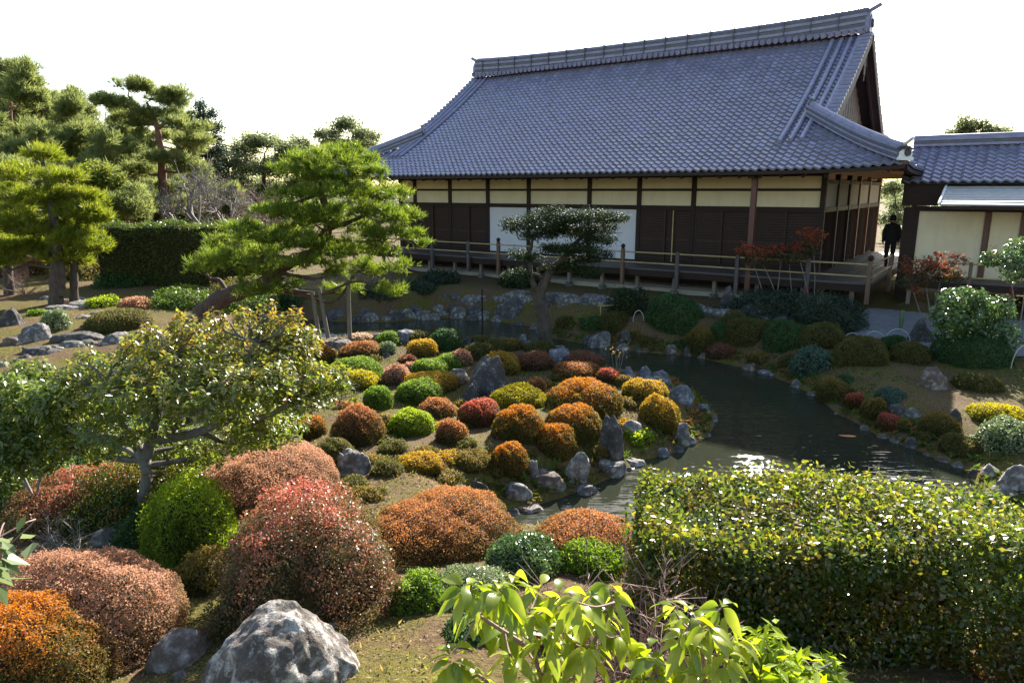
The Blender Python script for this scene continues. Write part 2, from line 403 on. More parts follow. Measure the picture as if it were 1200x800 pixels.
# ------------------------------------------------------------------ setting: ground, pond, path
def build_ground():
    xs = np.concatenate([-np.geomspace(16, 900, 34)[::-1], np.linspace(-15.8, 15.8, 200), np.geomspace(16, 900, 34)])
    ys = np.concatenate([-np.geomspace(2, 300, 16)[::-1], np.linspace(-1.7, 31, 210), np.geomspace(31.5, 1500, 34)])
    X, Y = np.meshgrid(xs, ys); Z = terrain(X, Y)
    nx, ny = len(xs), len(ys)
    i = np.arange(ny-1)[:, None]*nx; j = np.arange(nx-1)[None]
    q = np.stack([i+j, i+j+1, i+nx+j+1, i+nx+j], -1).reshape(-1, 4)
    B = Buf(); B.add(np.stack([X, Y, Z], -1), q, 0, True)
    tag(B.build('ground', M['ground']), kind='structure')
build_ground()
def build_water():
    x0, y0 = POND.min(0)-1; x1, y1 = POND.max(0)+1
    B = Buf(); B.add([(x0,y0,0),(x1,y0,0),(x1,y1,0),(x0,y1,0)], [(0,1,2,3)])
    tag(B.build('water', M['water']), kind='structure')
build_water()
def draped(name, poly_px, m, lift, step=.16, kind='structure'):
    """a sheet laid on the ground inside an outline"""
    poly = np.array([hit(x, y)[:2] for x, y in poly_px]) if len(poly_px[0]) == 2 else np.array(poly_px)[:, :2]
    x0, y0 = poly.min(0); x1, y1 = poly.max(0)
    xs = np.arange(x0, x1+step, step); ys = np.arange(y0, y1+step, step)
    X, Y = np.meshgrid(xs, ys); Z = terrain(X, Y)+lift
    xc, yc = X[:-1, :-1]+step/2, Y[:-1, :-1]+step/2
    ins = np.zeros(xc.shape, bool); n = len(poly)
    for a in range(n):
        ax, ay = poly[a]; bx, by = poly[(a+1) % n]
        ins ^= ((ay > yc) != (by > yc)) & (xc < (bx-ax)*(yc-ay)/(by-ay+1e-12)+ax)
    ii, jj = np.nonzero(ins); nx = len(xs)
    q = np.stack([ii*nx+jj, ii*nx+jj+1, (ii+1)*nx+jj+1, (ii+1)*nx+jj], -1)
    B = Buf(); B.add(np.stack([X, Y, Z], -1), q, 0, True)
    return tag(B.build(name, m), kind=kind)
pth = [hall_xy(s, o) for s, o in [(7.9,-4.6),(7.6,-2.0),(8.0,-1.0),(14,-1.0),(22,-1.0),(22,-4.0),(13,-4.2),(10.6,-5.4),(9.0,-5.6)]]
draped('paved_path', [(p[0], p[1], 0) for p in pth], M['paving'], .035)

# ------------------------------------------------------------------ the temple hall
GZ = .8                                              # ground level at the hall
hall = empty('temple_hall', (*P0, GZ), -math.atan2(HN[0], HN[1])); hall.location.z = GZ
tag(hall, 'long dark timber temple hall under a big grey tiled roof', 'temple hall')
def hb(name, s0, s1, o0, o1, z0, z1, m, parent=hall):
    return box(name, (min(s0,s1), min(o0,o1), z0-GZ), (max(s0,s1), max(o0,o1), z1-GZ), M[m], parent)
SL, SR, OF, OB = -11.4, 6.0, 0.0, 10.8               # wall corners along and across the hall
OV = 2.4                                             # eave overhang
ZE, DD = 4.66, OV+5.4                                # eave height, eave to ridge
def prof(t): return .47*t+.0178*t*t
def eave_lift(u, half): return .12*np.clip(np.abs(u)/half, 0, 1)**8
TP, TC = .24, .26
def roof_slope(B, length, to_local, lim, t_end, mat=0):
    """tiled slope: u along the eave, t inwards; wavy pantiles in stepped courses"""
    half = length/2; rj = np.random.default_rng(int(length*100))
    ts = [0.0]; 
    while ts[-1] < t_end-.02:
        t = ts[-1]; ts.append(min(t+TC/math.hypot(1, .47+.0356*t), t_end))
    ns = 6; nu = int(math.ceil(length/TP))*ns+1
    u = -half+np.arange(nu)*TP/ns
    ph = (np.arange(nu) % ns)/ns
    wave = .026*np.sin(2*math.pi*ph)+.008*np.sin(4*math.pi*ph)
    prev = None
    for a, b in zip(ts[:-1], ts[1:]):
        rows = []
        sc = .012*np.sin(2*math.pi*ph+1.2)          # scalloped lower edge
        for t, lift in ((a, .046), (b, .0)):
            lo, hi = lim((a+b)/2)
            uu = np.clip(u, lo, hi)
            tt = np.full(nu, t)+(sc if lift else 0)
            jit = rj.normal(size=nu//ns+2)[np.arange(nu)//ns]*.0045 if lift else 0
            z = ZE+prof(tt)+wave+lift+jit+eave_lift(uu, half)*np.clip(1-tt/4, 0, 1)
            rows.append(to_local(uu, tt, z))
        keep = np.nonzero((u[1:] > lim((a+b)/2)[0]) & (u[:-1] < lim((a+b)/2)[1]))[0]
        V = np.concatenate(rows); q = np.stack([keep, keep+1, nu+keep+1, nu+keep], -1)
        B.add(V, q, mat, False)
        # riser under the lower edge
        low = rows[0].copy(); low[:, 2] -= .058
        V2 = np.concatenate([low, rows[0]]); B.add(V2, np.stack([keep, keep+1, nu+keep+1, nu+keep], -1), 1, False)
sc_ = (SL+SR)/2; LEN = SR-SL+2*OV; WID = OB-OF+2*OV; oc_ = (OF+OB)/2
VR, VL = 6.0, -11.35                                  # verges (edges of the upper roof)
def lim_f(t):
    if t < 2.7: return (-LEN/2+t, LEN/2-t)
    return (VL-sc_, VR-sc_)
def lim_s(t): return (-WID/2+t, WID/2-t)
B = Buf()
loc = lambda s, o, z: np.stack([s, o, z-GZ], -1)
roof_slope(B, LEN, lambda u, t, z: loc(sc_+u, OF-OV+t, z), lim_f, DD)
roof_slope(B, LEN, lambda u, t, z: loc(sc_-u, OB+OV-t, z), lambda t: tuple(-x for x in lim_f(t)[::-1]), DD)
roof_slope(B, WID, lambda u, t, z: loc(SR+OV-t, oc_+u, z), lim_s, 3.3)
roof_slope(B, WID, lambda u, t, z: loc(SL-OV+t, oc_-u, z), lim_s, 3.3)
roof = B.build('roof', [M['tile'], M['tile_edge']], hall)
# soffit: boards under the overhang
def soffit():
    B = Buf(); a = .10
    n = 24
    def strip(f):
        V = np.concatenate([f(np.linspace(-1, 1, n), 0), f(np.linspace(-1, 1, n), 1)])
        j = np.arange(n-1); B.add(V, np.stack([j, j+1, n+j+1, n+j], -1))
    def front(x, k):
        half = LEN/2-(OV if k else .05); u = x*half; o = OF if k else OF-OV+.05
        z = ZE-.09+(prof(OV)-.42 if k else 0)+(0 if k else 1)*eave_lift(u, LEN/2); return loc(sc_+u, np.full(n, o), np.full(n, z)+0*u)
    def back(x, k):
        v = front(x, k); v[:, 1] = OB-v[:, 1]; return v
    def right(x, k):
        half = WID/2-(OV if k else .05); u = x*half; s = SR if k else SR+OV-.05
        z = ZE-.09+(prof(OV)-.42 if k else 0)+(0 if k else 1)*eave_lift(u, WID/2); return loc(np.full(n, s), oc_+u, np.full(n, z)+0*u)
    def left(x, k):
        v = right(x, k); v[:, 0] = SL+SR-v[:, 0]; return v
    for f in (front, back, right, left): strip(f)
    return B.build('soffit', M['dark_wood'], roof)
soffit()
# fascia along the eave
def fascia():
    B = Buf()
    for side in (0, 1):
        n = 40; x = np.linspace(-1, 1, n)
        for o0, o1, z0, z1 in ((.02, .10, -.135, -.035),):
            if side == 0:
                u = x*(LEN/2-.06); zl = eave_lift(u, LEN/2); f = lambda d, z: loc(sc_+u, np.full(n, OF-OV+d), ZE+z+zl)
            else:
                u = x*(WID/2-.06); zl = eave_lift(u, WID/2); f = lambda d, z: loc(np.full(n, SR+OV-d), oc_+u, ZE+z+zl)
            V = np.concatenate([f(o0, z0), f(o0, z1), f(o1, z1), f(o1, z0)]); j = np.arange(n-1)
            for a, b in ((0, 1), (1, 2), (2, 3), (3, 0)): B.add(V, np.stack([a*n+j, a*n+j+1, b*n+j+1, b*n+j], -1))
    B.build('fascia', M['dark_wood'], roof)
fascia()
def rafters():
    me = None
    for k in range(31):
        s = SL+.28+k*.585
        B = Buf(); h, wd = .09, .045
        a = np.array([0, OF-.02, ZE-.16+prof(OV)-.42-GZ+.03]); b = np.array([0, OF-OV+.28, ZE-.17-GZ+.04])
        if me is None:
            V = [(x, p[1], p[2]+z) for p in (a, b) for x, z in ((-wd,-h),(wd,-h),(wd,0),(-wd,0))]
            B.add(V, [(0,1,5,4),(1,2,6,5),(2,3,7,6),(3,0,4,7),(4,5,6,7),(0,3,2,1)])
            o = B.build('rafter', M['beam_wood'], hall); me = o.data
        else: o = link('rafter', me, hall)
        o.location.x = s
rafters()
# main ridge: stacked courses, a row of round end tiles below, caps on top
def ridge_stack(name, p0, p1, w0, hgt, parent, courses=4, mats=('tile_plain', 'tile_edge'), cap=.09, rise=0.0, n=14):
    B = Buf(); p0 = np.array(p0, float); p1 = np.array(p1, float)
    d = p1-p0; dh = np.array([d[0], d[1], 0]); dh /= np.linalg.norm(dh); sd = np.array([-dh[1], dh[0], 0])
    tt = np.linspace(0, 1, n)
    path = p0+tt[:, None]*d; path[:, 2] += rise*(np.abs(2*tt-1)**3)
    for c in range(courses):
        wv = w0*(1-.10*c/courses)+(.03 if c % 2 == 0 else 0); z0 = hgt*c/courses; z1 = hgt*(c+1)/courses-.012
        V = np.concatenate([path+sd*x+np.array([0,0,z]) for x, z in ((-wv/2,z0),(-wv/2,z1),(wv/2,z1),(wv/2,z0))])
        j = np.arange(n-1)
        for a, b in ((0,1),(1,2),(2,3),(3,0)): B.add(V, np.stack([a*n+j, a*n+j+1, b*n+j+1, b*n+j], -1), c % 2)
        B.add(V, [(0, n, 2*n, 3*n), (n-1, 4*n-1, 3*n-1, 2*n-1)], c % 2)
    B.tube(path+np.array([0,0,hgt]), cap, 8)
    return B.build(name, [M[m] for m in mats], parent)
ZR = ZE+prof(DD)
RL, RR = -11.2, 5.82
ridge = ridge_stack('main_ridge', (RL, oc_, ZR-.05-GZ), (RR, oc_, ZR-.05-GZ), .62, .66, roof, 6, cap=.12, rise=.16, n=30)
def ridge_row():
    B = Buf(); k = 0
    for s in np.arange(RL+.2, RR-.1, .235):
        for side in (-1,):
            c = np.array([s, oc_+side*.44, ZR+.02-GZ])
            a = np.arange(9)*2*math.pi/8
            B.tube([c+np.array([0, -.02*side*-1, 0]), c+np.array([0, -side*.16, .05])], .098, 8)
    return B.build('round_tile_row', M['tile_plain'], ridge)
rr_ = ridge_row(); rr_['kind'] = 'stuff'
B = Buf(); B.box((-.012, oc_-.36, ZR+.14-GZ), (.012, oc_+.36, ZR+.69-GZ)); sm_ = B.build('ridge_seam', M['tile_edge'], ridge)
for k, s in enumerate(np.arange(RL+.5, RR-.2, .92)):
    o = sm_ if k == 0 else link('ridge_seam', sm_.data, ridge); o.location.x = s
def demon_tile(name, c, dirv, sc, parent, white=False):
    """shaped end tile: shouldered plate, round boss, horn on top"""
    B = Buf(); d = np.array([dirv[0], dirv[1], 0.]); d /= np.linalg.norm(d); sd = np.array([-d[1], d[0], 0]); c = np.array(c, float)
    prof2 = [(-.52,0),(-.56,.18),(-.42,.30),(-.40,.62),(-.26,.84),(-.10,.92),(0,1.0),(.10,.92),(.26,.84),(.40,.62),(.42,.30),(.56,.18),(.52,0)]
    if white: prof2 = [(x*.9, z*.72) for x, z in prof2]
    n = len(prof2)
    for th0, th1, k, mi in ((0, .16, 1, 0), (.16, .22, .8, 0)):
        V = [c+sd*x*sc*k+d*t*sc+np.array([0,0,z*sc*k]) for t in (th0, th1) for x, z in prof2]
        j = np.arange(n); B.add(V, np.stack([j, (j+1) % n, n+(j+1) % n, n+j], -1), mi)
        V2 = V+[c+d*th1*sc+np.array([0,0,.4*sc])]
        B.add(V2, [(2*n, n+i, n+(i+1) % n) for i in range(n)], mi)
    p = c+d*.2*sc+np.array([0,0,.42*sc]); B.tube([p, p+d*.10*sc], .20*sc, 12, 1)
    if white:
        for zz, ww in ((.62, .60), (.72, .42)):
            B.box(c-np.array([ww*sc, ww*sc, 0])*.62+[0,0,zz*sc], c+np.array([ww*sc, ww*sc, 0])*.62+[0,0,(zz+.07)*sc], 1)
    B.tube(smooth_path([c-d*.3*sc+np.array([0,0,.86*sc]), c+d*.1*sc+np.array([0,0,1.0*sc]), c+d*.55*sc+np.array([0,0,1.22*sc])], 4), .10*sc, 9, 0)
    return B.build(name, [M['plaster_white'] if white else M['tile_plain'], M['crest_dark']], parent)
demon_tile('ridge_end_tile', (RR-.02, oc_, ZR+.02-GZ), (1, 0), .74, ridge)
demon_tile('ridge_end_tile', (RL+.02, oc_, ZR+.02-GZ), (-1, 0), .74, ridge)
# descending tile rows beside the verges
def slope_pts(s, t0, t1, lift, n=22, back=False):
    t = np.linspace(t0, t1, n); z = ZE+prof(t)+lift-GZ
    o = OF-OV+t if not back else OB+OV-t
    return np.stack([np.full(n, s), o, z], -1)
for s, t0, r in ((4.80, 1.55, .075), (5.10, 1.6, .075), (5.40, 1.62, .075), (5.66, 3.0, .085)):
    B = Buf(); B.tube(slope_pts(s, t0, DD-.3, .08), r, 8); B.build('verge_tile_row', M['tile_plain'], roof)
for s in (-10.55, -10.82, -11.08):
    B = Buf(); B.tube(slope_pts(s, 1.5, DD-.3, .08), .075, 8); B.build('verge_tile_row', M['tile_plain'], roof)
def verge(name, s0, s1, back):
    B = Buf(); t = 2.75
    while t < DD-.15:
        z = ZE+prof(t)-GZ; o = OF-OV+t if not back else OB+OV-t; d = 1 if not back else -1
        B.tube([(s0, o, z+.10), (s1, o+d*.0, z+.10)], .085, 8)
        t += TC/math.hypot(1, .47+.0356*t)
    # verge skirt
    p = slope_pts(s1, 2.7, DD-.1, .1, 24, back); q = p.copy(); q[:, 2] -= .34
    n = len(p); j = np.arange(n-1)
    e = .03 if s1 > 0 else -.03
    p2 = p-np.array([e,0,0]); q2 = q-np.array([e,0,0])
    V = np.concatenate([p, q, q2, p2])
    for a, b in ((0,1),(1,2),(2,3),(3,0)): B.add(V, np.stack([a*n+j, a*n+j+1, b*n+j+1, b*n+j], -1), 1)
    ob = B.build(name, [M['tile_plain'], M['weathered_board']], roof); return ob
verge('verge', 5.70, 6.05, False); verge('verge', 5.70, 6.05, True)
verge('verge', -11.15, -11.4, False); verge('verge', -11.15, -11.4, True)
def gable(s, name):
    B = Buf(); n = 40; o = np.linspace(OF+.5, OB-.5, n)
    t = np.minimum(o-OF+OV, OB+OV-o); top = ZE+prof(t)-.06-GZ; bot = np.full(n, ZE+1.2-GZ)
    for ds in (-.03, .03):
        V = np.concatenate([loc(np.full(n, s+ds), o, bot+GZ), loc(np.full(n, s+ds), o, top+GZ)])
        j = np.arange(n-1); B.add(V, np.stack([j, j+1, n+j+1, n+j], -1))
    for k in np.arange(OF+.7, OB-.7, .42):
        tt = min(k-OF+OV, OB+OV-k); B.box((s-.05, k-.025, ZE+1.2-GZ), (s+.05, k+.025, ZE+prof(tt)-.12-GZ))
    g = B.build(name, M['weathered_board'], hall)
    sg = 1 if s > 0 else -1                            # bargeboards and hanging pendant
    for back in (False, True):
        B = Buf(); p = slope_pts(s+sg*.45, 2.9, DD, -.10, 24, back); q = p.copy(); q[:, 2] -= .36; n = len(p); j = np.arange(n-1)
        V = np.concatenate([p, q, q+[sg*.07,0,0], p+[sg*.07,0,0]])
        for a, b in ((0,1),(1,2),(2,3),(3,0)): B.add(V, np.stack([a*n+j, a*n+j+1, b*n+j+1, b*n+j], -1))
        B.build('bargeboard', M['dark_wood'], hall)
    B = Buf(); zt = ZR-.55-GZ
    for dz, hw in ((0, .30), (-.28, .24), (-.55, .15), (-.75, .06)): B.box((s+sg*.52, oc_-hw, zt+dz-.26), (s+sg*.58, oc_+hw, zt+dz))
    B.build('gable_pendant', M['dark_wood'], hall)
def verge_soffit(s0, s1):
    for back in (False, True):
        B = Buf(); p = slope_pts(s0, 2.6, DD, -.10, 24, back); q = slope_pts(s1, 2.6, DD, -.10, 24, back); n = len(p); j = np.arange(n-1)
        B.add(np.concatenate([p, q, p-[0,0,.05], q-[0,0,.05]]), np.concatenate([np.stack([j, j+1, n+j+1, n+j], -1), np.stack([2*n+j, 2*n+j+1, 3*n+j+1, 3*n+j], -1)]))
        B.build('verge_soffit', M['dark_wood'], roof)
verge_soffit(5.25, 6.01); verge_soffit(-10.7, -11.36)
gable(5.3, 'gable_wall'); gable(-10.75, 'gable_wall')
# hip ridges with end tiles
def hip(sx, oy):
    s_out = (SR+OV-.15) if sx > 0 else (SL-OV+.15); o_out = OF-OV+.15 if oy < 0 else OB+OV-.15
    n = 14; t = np.linspace(.0, 2.95, n)
    s = s_out-sx*t; o = o_out-oy*t*1.0
    z = ZE+prof(t+.15)+.03+.10*np.clip(1-t/1.6, 0, 1)**2
    path = np.stack([s, o, z-GZ], -1); d = np.array([-sx, -oy, 0])/math.sqrt(2); sd = np.array([-d[1], d[0], 0])
    B = Buf(); hg = .34; cs = 5
    for c in range(cs):
        wv = .36*(1-.08*c/cs)+(.03 if c % 2 == 0 else 0); z0 = hg*c/cs; z1 = hg*(c+1)/cs-.010
        V = np.concatenate([path+sd*x+np.array([0,0,zz]) for x, zz in ((-wv/2,z0),(-wv/2,z1),(wv/2,z1),(wv/2,z0))]); j = np.arange(n-1)
        for a, b in ((0,1),(1,2),(2,3),(3,0)): B.add(V, np.stack([a*n+j, a*n+j+1, b*n+j+1, b*n+j], -1), c % 2)
        B.add(V, [(0, n, 2*n, 3*n), (n-1, 4*n-1, 3*n-1, 2*n-1)], 0)
    B.tube(path+np.array([0,0,hg]), .11, 8)
    h = B.build('hip_ridge', [M['tile_plain'], M['tile_edge']], roof)
    demon_tile('hip_end_tile', path[0]-d*.05+np.array([0,0,-.02]), -d[:2], .44, h, white=True)
    demon_tile('hip_top_tile', path[-1]+d*.02+np.array([0,0,.2]), d[:2], .34, h)
    # upturned corner rafter below the tip
    B = Buf(); c0 = np.array([s_out+sx*.08, o_out+oy*.08, ZE+.10-GZ]); c1 = np.array([s_out-sx*2.0, o_out-oy*2.0, ZE+.25-GZ])
    B.tube([c0, c1], .11, 4); B.build('corner_rafter', M['red_wood'], h)
for sx in (1, -1):
    for oy in (-1, 1): hip(sx, oy)

# walls: posts, beams, plaster fields, doors
U = 1.97
post_s = [SL, -5.35*U, -4.35*U, -3.35*U, -2.35*U, -U, 0, U, 2*U, SR]
me = None
for s in post_s:
    o = hb('post', s-.075, s+.075, OF-.075, OF+.075, GZ, 4.62, 'beam_wood')
hb('beam', SL, SR, OF-.055, OF+.055, 3.44, 3.59, 'beam_wood')
hb('beam', SL, SR, OF-.05, OF+.05, 4.075, 4.155, 'beam_wood')
hb('beam', SL, SR, OF-.09, OF+.06, 4.52, 4.66, 'beam_wood')
hb('sill_beam', SL, SR, OF-.06, OF+.06, 1.60, 1.70, 'beam_wood')
for a, b in zip(post_s[:-1], post_s[1:]):
    hb('plaster_panel', a+.078, b-.078, OF-.01, OF+.02, 3.592, 4.073, 'plaster_cream')
    hb('plaster_panel', a+.078, b-.078, OF-.01, OF+.02, 4.157, 4.518, 'plaster_cream')
# white screens in the middle bays
for a, b in ((-3.35*U+.08, -2.35*U-.08), (-2.35*U+.08, -U*1.35-.006), (-U*1.35+.006, -.08)):
    w_ = hb('white_screen', a, b, OF-.02, OF+.01, 1.70, 3.438, 'white_screen')
def slat_door(s0, s1, o, tone='dark_wood'):
    d = hb('wooden_door', s0, s1, o-.02, o+.02, 1.70, 3.438, tone)
    B = Buf()
    for z in np.arange(1.8, 3.4, .085): B.box((s0+.06, o-.032, z-GZ), (s1-.06, o-.021, z+.035-GZ))
    for s in (s0, s1-.055): B.box((s, o-.040, 1.70-GZ), (s+.055, o-.021, 3.436-GZ))
    B.box((s0+.055, o-.038, 2.42-GZ), (s1-.055, o-.0335, 2.50-GZ))
    k = B.build('door_slats', M['door_brown'], d); k['kind'] = 'stuff'
for a, b in zip(post_s[:-1], post_s[1:]):
    if -3.4*U < a < -.5: continue
    m_ = (a+b)/2
    slat_door(a+.08, m_+.03, OF-.005); slat_door(m_-.03, b-.08, OF+.045)
hb('door_edge_strip', 1.28, 1.315, OF-.085, OF-.052, 1.70, 3.43, 'bamboo')
# right side wall
side_o = [0, 1.97, 3.94, 5.91, 8.1, 10.8]
for o in side_o[1:]: hb('post', SR-.075, SR+.075, o-.075, o+.075, GZ, 4.6, 'red_wood' if o > 5 else 'beam_wood')
for z0, z1 in ((3.44, 3.59), (4.3, 4.42)): hb('beam', SR-.055, SR+.055, .08, OB, z0, z1, 'beam_wood')
for a, b in zip(side_o[:-1], side_o[1:]):
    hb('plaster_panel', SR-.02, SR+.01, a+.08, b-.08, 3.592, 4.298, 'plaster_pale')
    d = hb('wooden_door', SR-.03, SR+.005, a+.08, b-.08, 1.62, 3.438, 'louver_wood')
    B = Buf()
    for z in np.arange(1.75, 3.4, .07): B.box((SR+.008, a+.2, z-GZ), (SR+.05, b-.9, z+.03-GZ))
    k = B.build('door_slats', M['louver_wood'], d); k['kind'] = 'stuff'
for nm, a, b in (('back_wall', (SL, OB-.05), (SR, OB)), ('side_wall', (SL-.02, 0.08), (SL+.02, OB-.06))):
    hb(nm, a[0], b[0], a[1], b[1], GZ, 4.55, 'plaster_cream')
# eave pillar out at the veranda edge
sp_ = s_at(882, 250, -1.72)
pl_ = hb('eave_pillar', sp_-.075, sp_+.075, -1.79, -1.64, 1.10, 4.58, 'red_wood')
hb('pillar_bracket', sp_-.10, sp_+.10, -2.1, -1.5, 4.44, 4.575, 'beam_wood', pl_)
# veranda
VE = 1.8
B = Buf()
for k in range(9):
    B.box((SL, -VE+k*.2, 1.56-GZ), (SR+VE, -VE+k*.2+.192, 1.615-GZ))
for k in range(9):
    B.box((SR+k*.2+.02, .004, 1.56-GZ), (SR+k*.2+.192, 9.5, 1.612-GZ))
ver = B.build('veranda', M['deck_wood'], hall)
hb('edge_beam', SL, SR+VE-.01, -VE+.02, -VE+.14, 1.36, 1.555, 'dark_wood', ver)
hb('edge_beam', SR+VE-.16, SR+VE-.02, -VE+.16, 9.5, 1.36, 1.555, 'dark_wood', ver)
hb('underside_board', SL, SR+.0, -.10, -.06, GZ+.12, 1.555, 'dark_wood', ver)
hb('underside_board', SR-.02, SR+.02, -.05, 9.5, GZ+.12, 1.555, 'dark_wood', ver)
for s in np.arange(SL+.3, SR+VE, 1.313):
    p = hb('deck_post', s-.055, s+.055, -1.55, -1.44, .92, 1.553, 'weathered_board', ver)
    B = Buf(); B.tube([(s, -1.495, .66-GZ), (s, -1.495, .915-GZ)], [.17, .13], 7); B.build('base_stone', M['rock_grey'], p)
B = Buf()                                             # pale plaster plinth under the floor
for a, b in ((SL, SR+.5),):
    pr = [(-1.28, .70), (-1.16, .92), (-.9, 1.0), (-.3, 1.02), (-.13, .98), (-.13, .70)]
    V = [(s, o, z-GZ) for s in (a, b) for o, z in pr]; n = len(pr)
    B.add(V, [(i, i+1, n+i+1, n+i) for i in range(n-1)])
B.build('plaster_plinth', M['plinth'], ver)
# railing
caps = {587, 732}
rp = [(510, 0), (552, 0), (587, 1), (732, 1), (796, 0), (866, 0), (949, 0), (1021, 1)]
for px, cap in rp:
    s = s_at(px, 310, -VE+.08)
    q = hb('railing_post', s-.055, s+.055, -VE-.13, -VE-.02, 1.05, 2.22 if cap else 2.20, 'rail_post_wood' if cap else 'deck_wood', ver)
    if cap:
        B = Buf(); B.tube([(s, -VE-.075, 2.222-GZ), (s, -VE-.075, 2.26-GZ), (s, -VE-.075, 2.28-GZ), (s, -VE-.075, 2.34-GZ), (s, -VE-.075, 2.385-GZ)], [.05, .05, .075, .075, .03], 8)
        B.build('post_cap', M['dark_wood'], q)
for z, nm in ((2.13, 'top_rail'), (1.80, 'lower_rail')):
    B = Buf(); B.tube([(SL, -VE-.075, z-GZ), (SR+VE, -VE-.075, z-GZ)], .024, 8); B.build(nm, M['bamboo'], ver)
    B = Buf(); B.tube([(SR+VE+.04, -VE-.09, z+.02-GZ), (SR+VE+.04, 1.2, z+.02-GZ)], .024, 8); B.build(nm, M['bamboo'], ver)
hb('railing_post', SR+VE-.01, SR+VE+.09, 1.2, 1.3, 1.05, 2.2, 'rail_post_wood', ver)
# stair rails slanting down by the corner
# ------------------------------------------------------------------ corridor wing on the right
wing = empty('corridor_wing', (*hall_xy(8.3, 1.3), GZ), -math.atan2(HN[0], HN[1]))
tag(wing, 'lower corridor building with cream plaster wall and two tiered roof beside the hall', 'corridor building')
def wb(name, s0, s1, o0, o1, z0, z1, m, parent=wing):
    return box(name, (s0-8.3, o0-1.3, z0-GZ), (s1-8.3, o1-1.3, z1-GZ), M[m], parent)
WX = 22.0
wp = [8.36, 10.16, 11.0, 13.0, 15.0, 17.0, 19.0, 21.9]
for s in wp:
    wb('post', s-.32 if s < 9 else s-.07, s+.09 if s < 9 else s+.07, 1.22, 1.38, GZ, 3.6, 'dark_wood' if s < 9 else 'red_wood')
for a, b in zip(wp[:-1], wp[1:]): wb('plaster_panel', a+.092, b-.072, 1.27, 1.33, 1.62, 3.498, 'plaster_cream')
wb('beam', 8.3, WX, 1.20, 1.40, 3.50, 3.64, 'dark_wood')
wb('side_wall', 8.30, 8.34, 1.42, 4.6, 2.9, 3.9, 'dark_wood')
wb('floor', 8.3, WX, .25, 1.25, 1.54, 1.61, 'deck_wood')
wb('floor_beam', 8.3, WX, .28, .40, 1.34, 1.535, 'dark_wood')
wb('bridge_floor', 7.82, 9.6, 2.6, 6.0, 1.54, 1.608, 'plaster_pale')
wb('back_wall', 9.7, WX, 4.55, 4.6, GZ, 4.4, 'plaster_cream')
for s in np.arange(8.5, WX, 1.6): wb('floor_post', s-.05, s+.05, .35, .45, GZ-.1, 1.335, 'weathered_board')
for s in (9.95, 12.6, 15.4, 18.2): wb('railing_post', s-.045, s+.045, .12, .22, 1.2, 2.15, 'rail_post_wood')
for z in (2.10, 1.72):
    B = Buf(); B.tube([(.2, .17-1.3, z-GZ), (WX-8.3, .17-1.3, z-GZ)], .022, 8); B.build('rail', M['bamboo'], wing)
wb('side_post', 8.02, 8.14, 3.4, 3.52, GZ, 4.3, 'red_wood')
# lower roof of pale shingle boards
B = Buf(); rows = 8
for k in range(rows):
    o0, z0 = -.6+1.9*k/rows, 3.72+.52*k/rows; o1, z1 = -.6+1.9*(k+1.15)/rows, 3.72+.52*(k+1.0)/rows
    sA = 9.05-8.3
    V = [(sA, o0-1.3, z0+.022-GZ), (WX-8.3, o0-1.3, z0+.022-GZ), (WX-8.3, o1-1.3, z1-GZ), (sA, o1-1.3, z1-GZ),
         (sA, o0-1.3, z0-.01-GZ), (WX-8.3, o0-1.3, z0-.01-GZ)]
    B.add(V, [(0,1,2,3)]); B.add(V, [(4,5,1,0)])
B.add([(.75,-1.9,3.69-GZ),(WX-8.3,-1.9,3.69-GZ),(WX-8.3,0,4.19-GZ),(.75,0,4.19-GZ)], [(3,2,1,0)])
lr = B.build('lower_roof', M['shingle'], wing)
B = Buf(); B.tube([(.75, -1.92, 3.75-GZ), (.75, 0.02, 4.28-GZ)], .035, 6); B.build('valley_flashing', M['plaster_white'], lr)
B = Buf(); B.box((.8, -1.86, 3.60-GZ), (WX-8.3, -1.79, 3.685-GZ)); B.build('eave_board', M['dark_wood'], lr)
# upper tiled roof
def wing_roof():
    B = Buf(); L_ = WX-7.9; ns = 6; nu = int(L_/.25)*ns+1; u = np.arange(nu)*.25/ns; ph = (np.arange(nu) % ns)/ns
    wave = .028*np.sin(2*math.pi*ph)+.008*np.sin(4*math.pi*ph); n = 10
    for sgn, oc in ((1, 0), (-1, 0)):
        for k in range(n):
            rows = []
            for f, lift in ((k/n, .036), ((k+1)/n, 0)):
                o = .95+2.2*f if sgn > 0 else 5.35-2.2*f
                rows.append(np.stack([7.9-8.3+u, np.full(nu, o-1.3), 4.34+1.12*f+wave+lift-GZ], -1))
            j = np.arange(nu-1); B.add(np.concatenate(rows), np.stack([j, j+1, nu+j+1, nu+j], -1))
            low = rows[0].copy(); low[:, 2] -= .05
            B.add(np.concatenate([low, rows[0]]), np.stack([j, j+1, nu+j+1, nu+j], -1), 1)
    B.add([(-.4, -.32, 4.28-GZ), (WX-8.3, -.32, 4.28-GZ), (WX-8.3, 1.85, 5.38-GZ), (-.4, 1.85, 5.38-GZ)], [(3,2,1,0)], 1)
    return B.build('upper_roof', [M['tile'], M['tile_edge']], wing)
ur = wing_roof()
ridge_stack('ridge', (-.4, 1.85, 5.44-GZ), (WX-8.3, 1.85, 5.44-GZ), .34, .26, ur, 3, cap=.09)
wb('end_board', 7.98, 9.02, 1.10, 1.18, 3.66, 4.32, 'dark_wood')
wb('upper_wall', 9.0, WX, 1.32, 1.36, 3.9, 4.42, 'dark_wood')
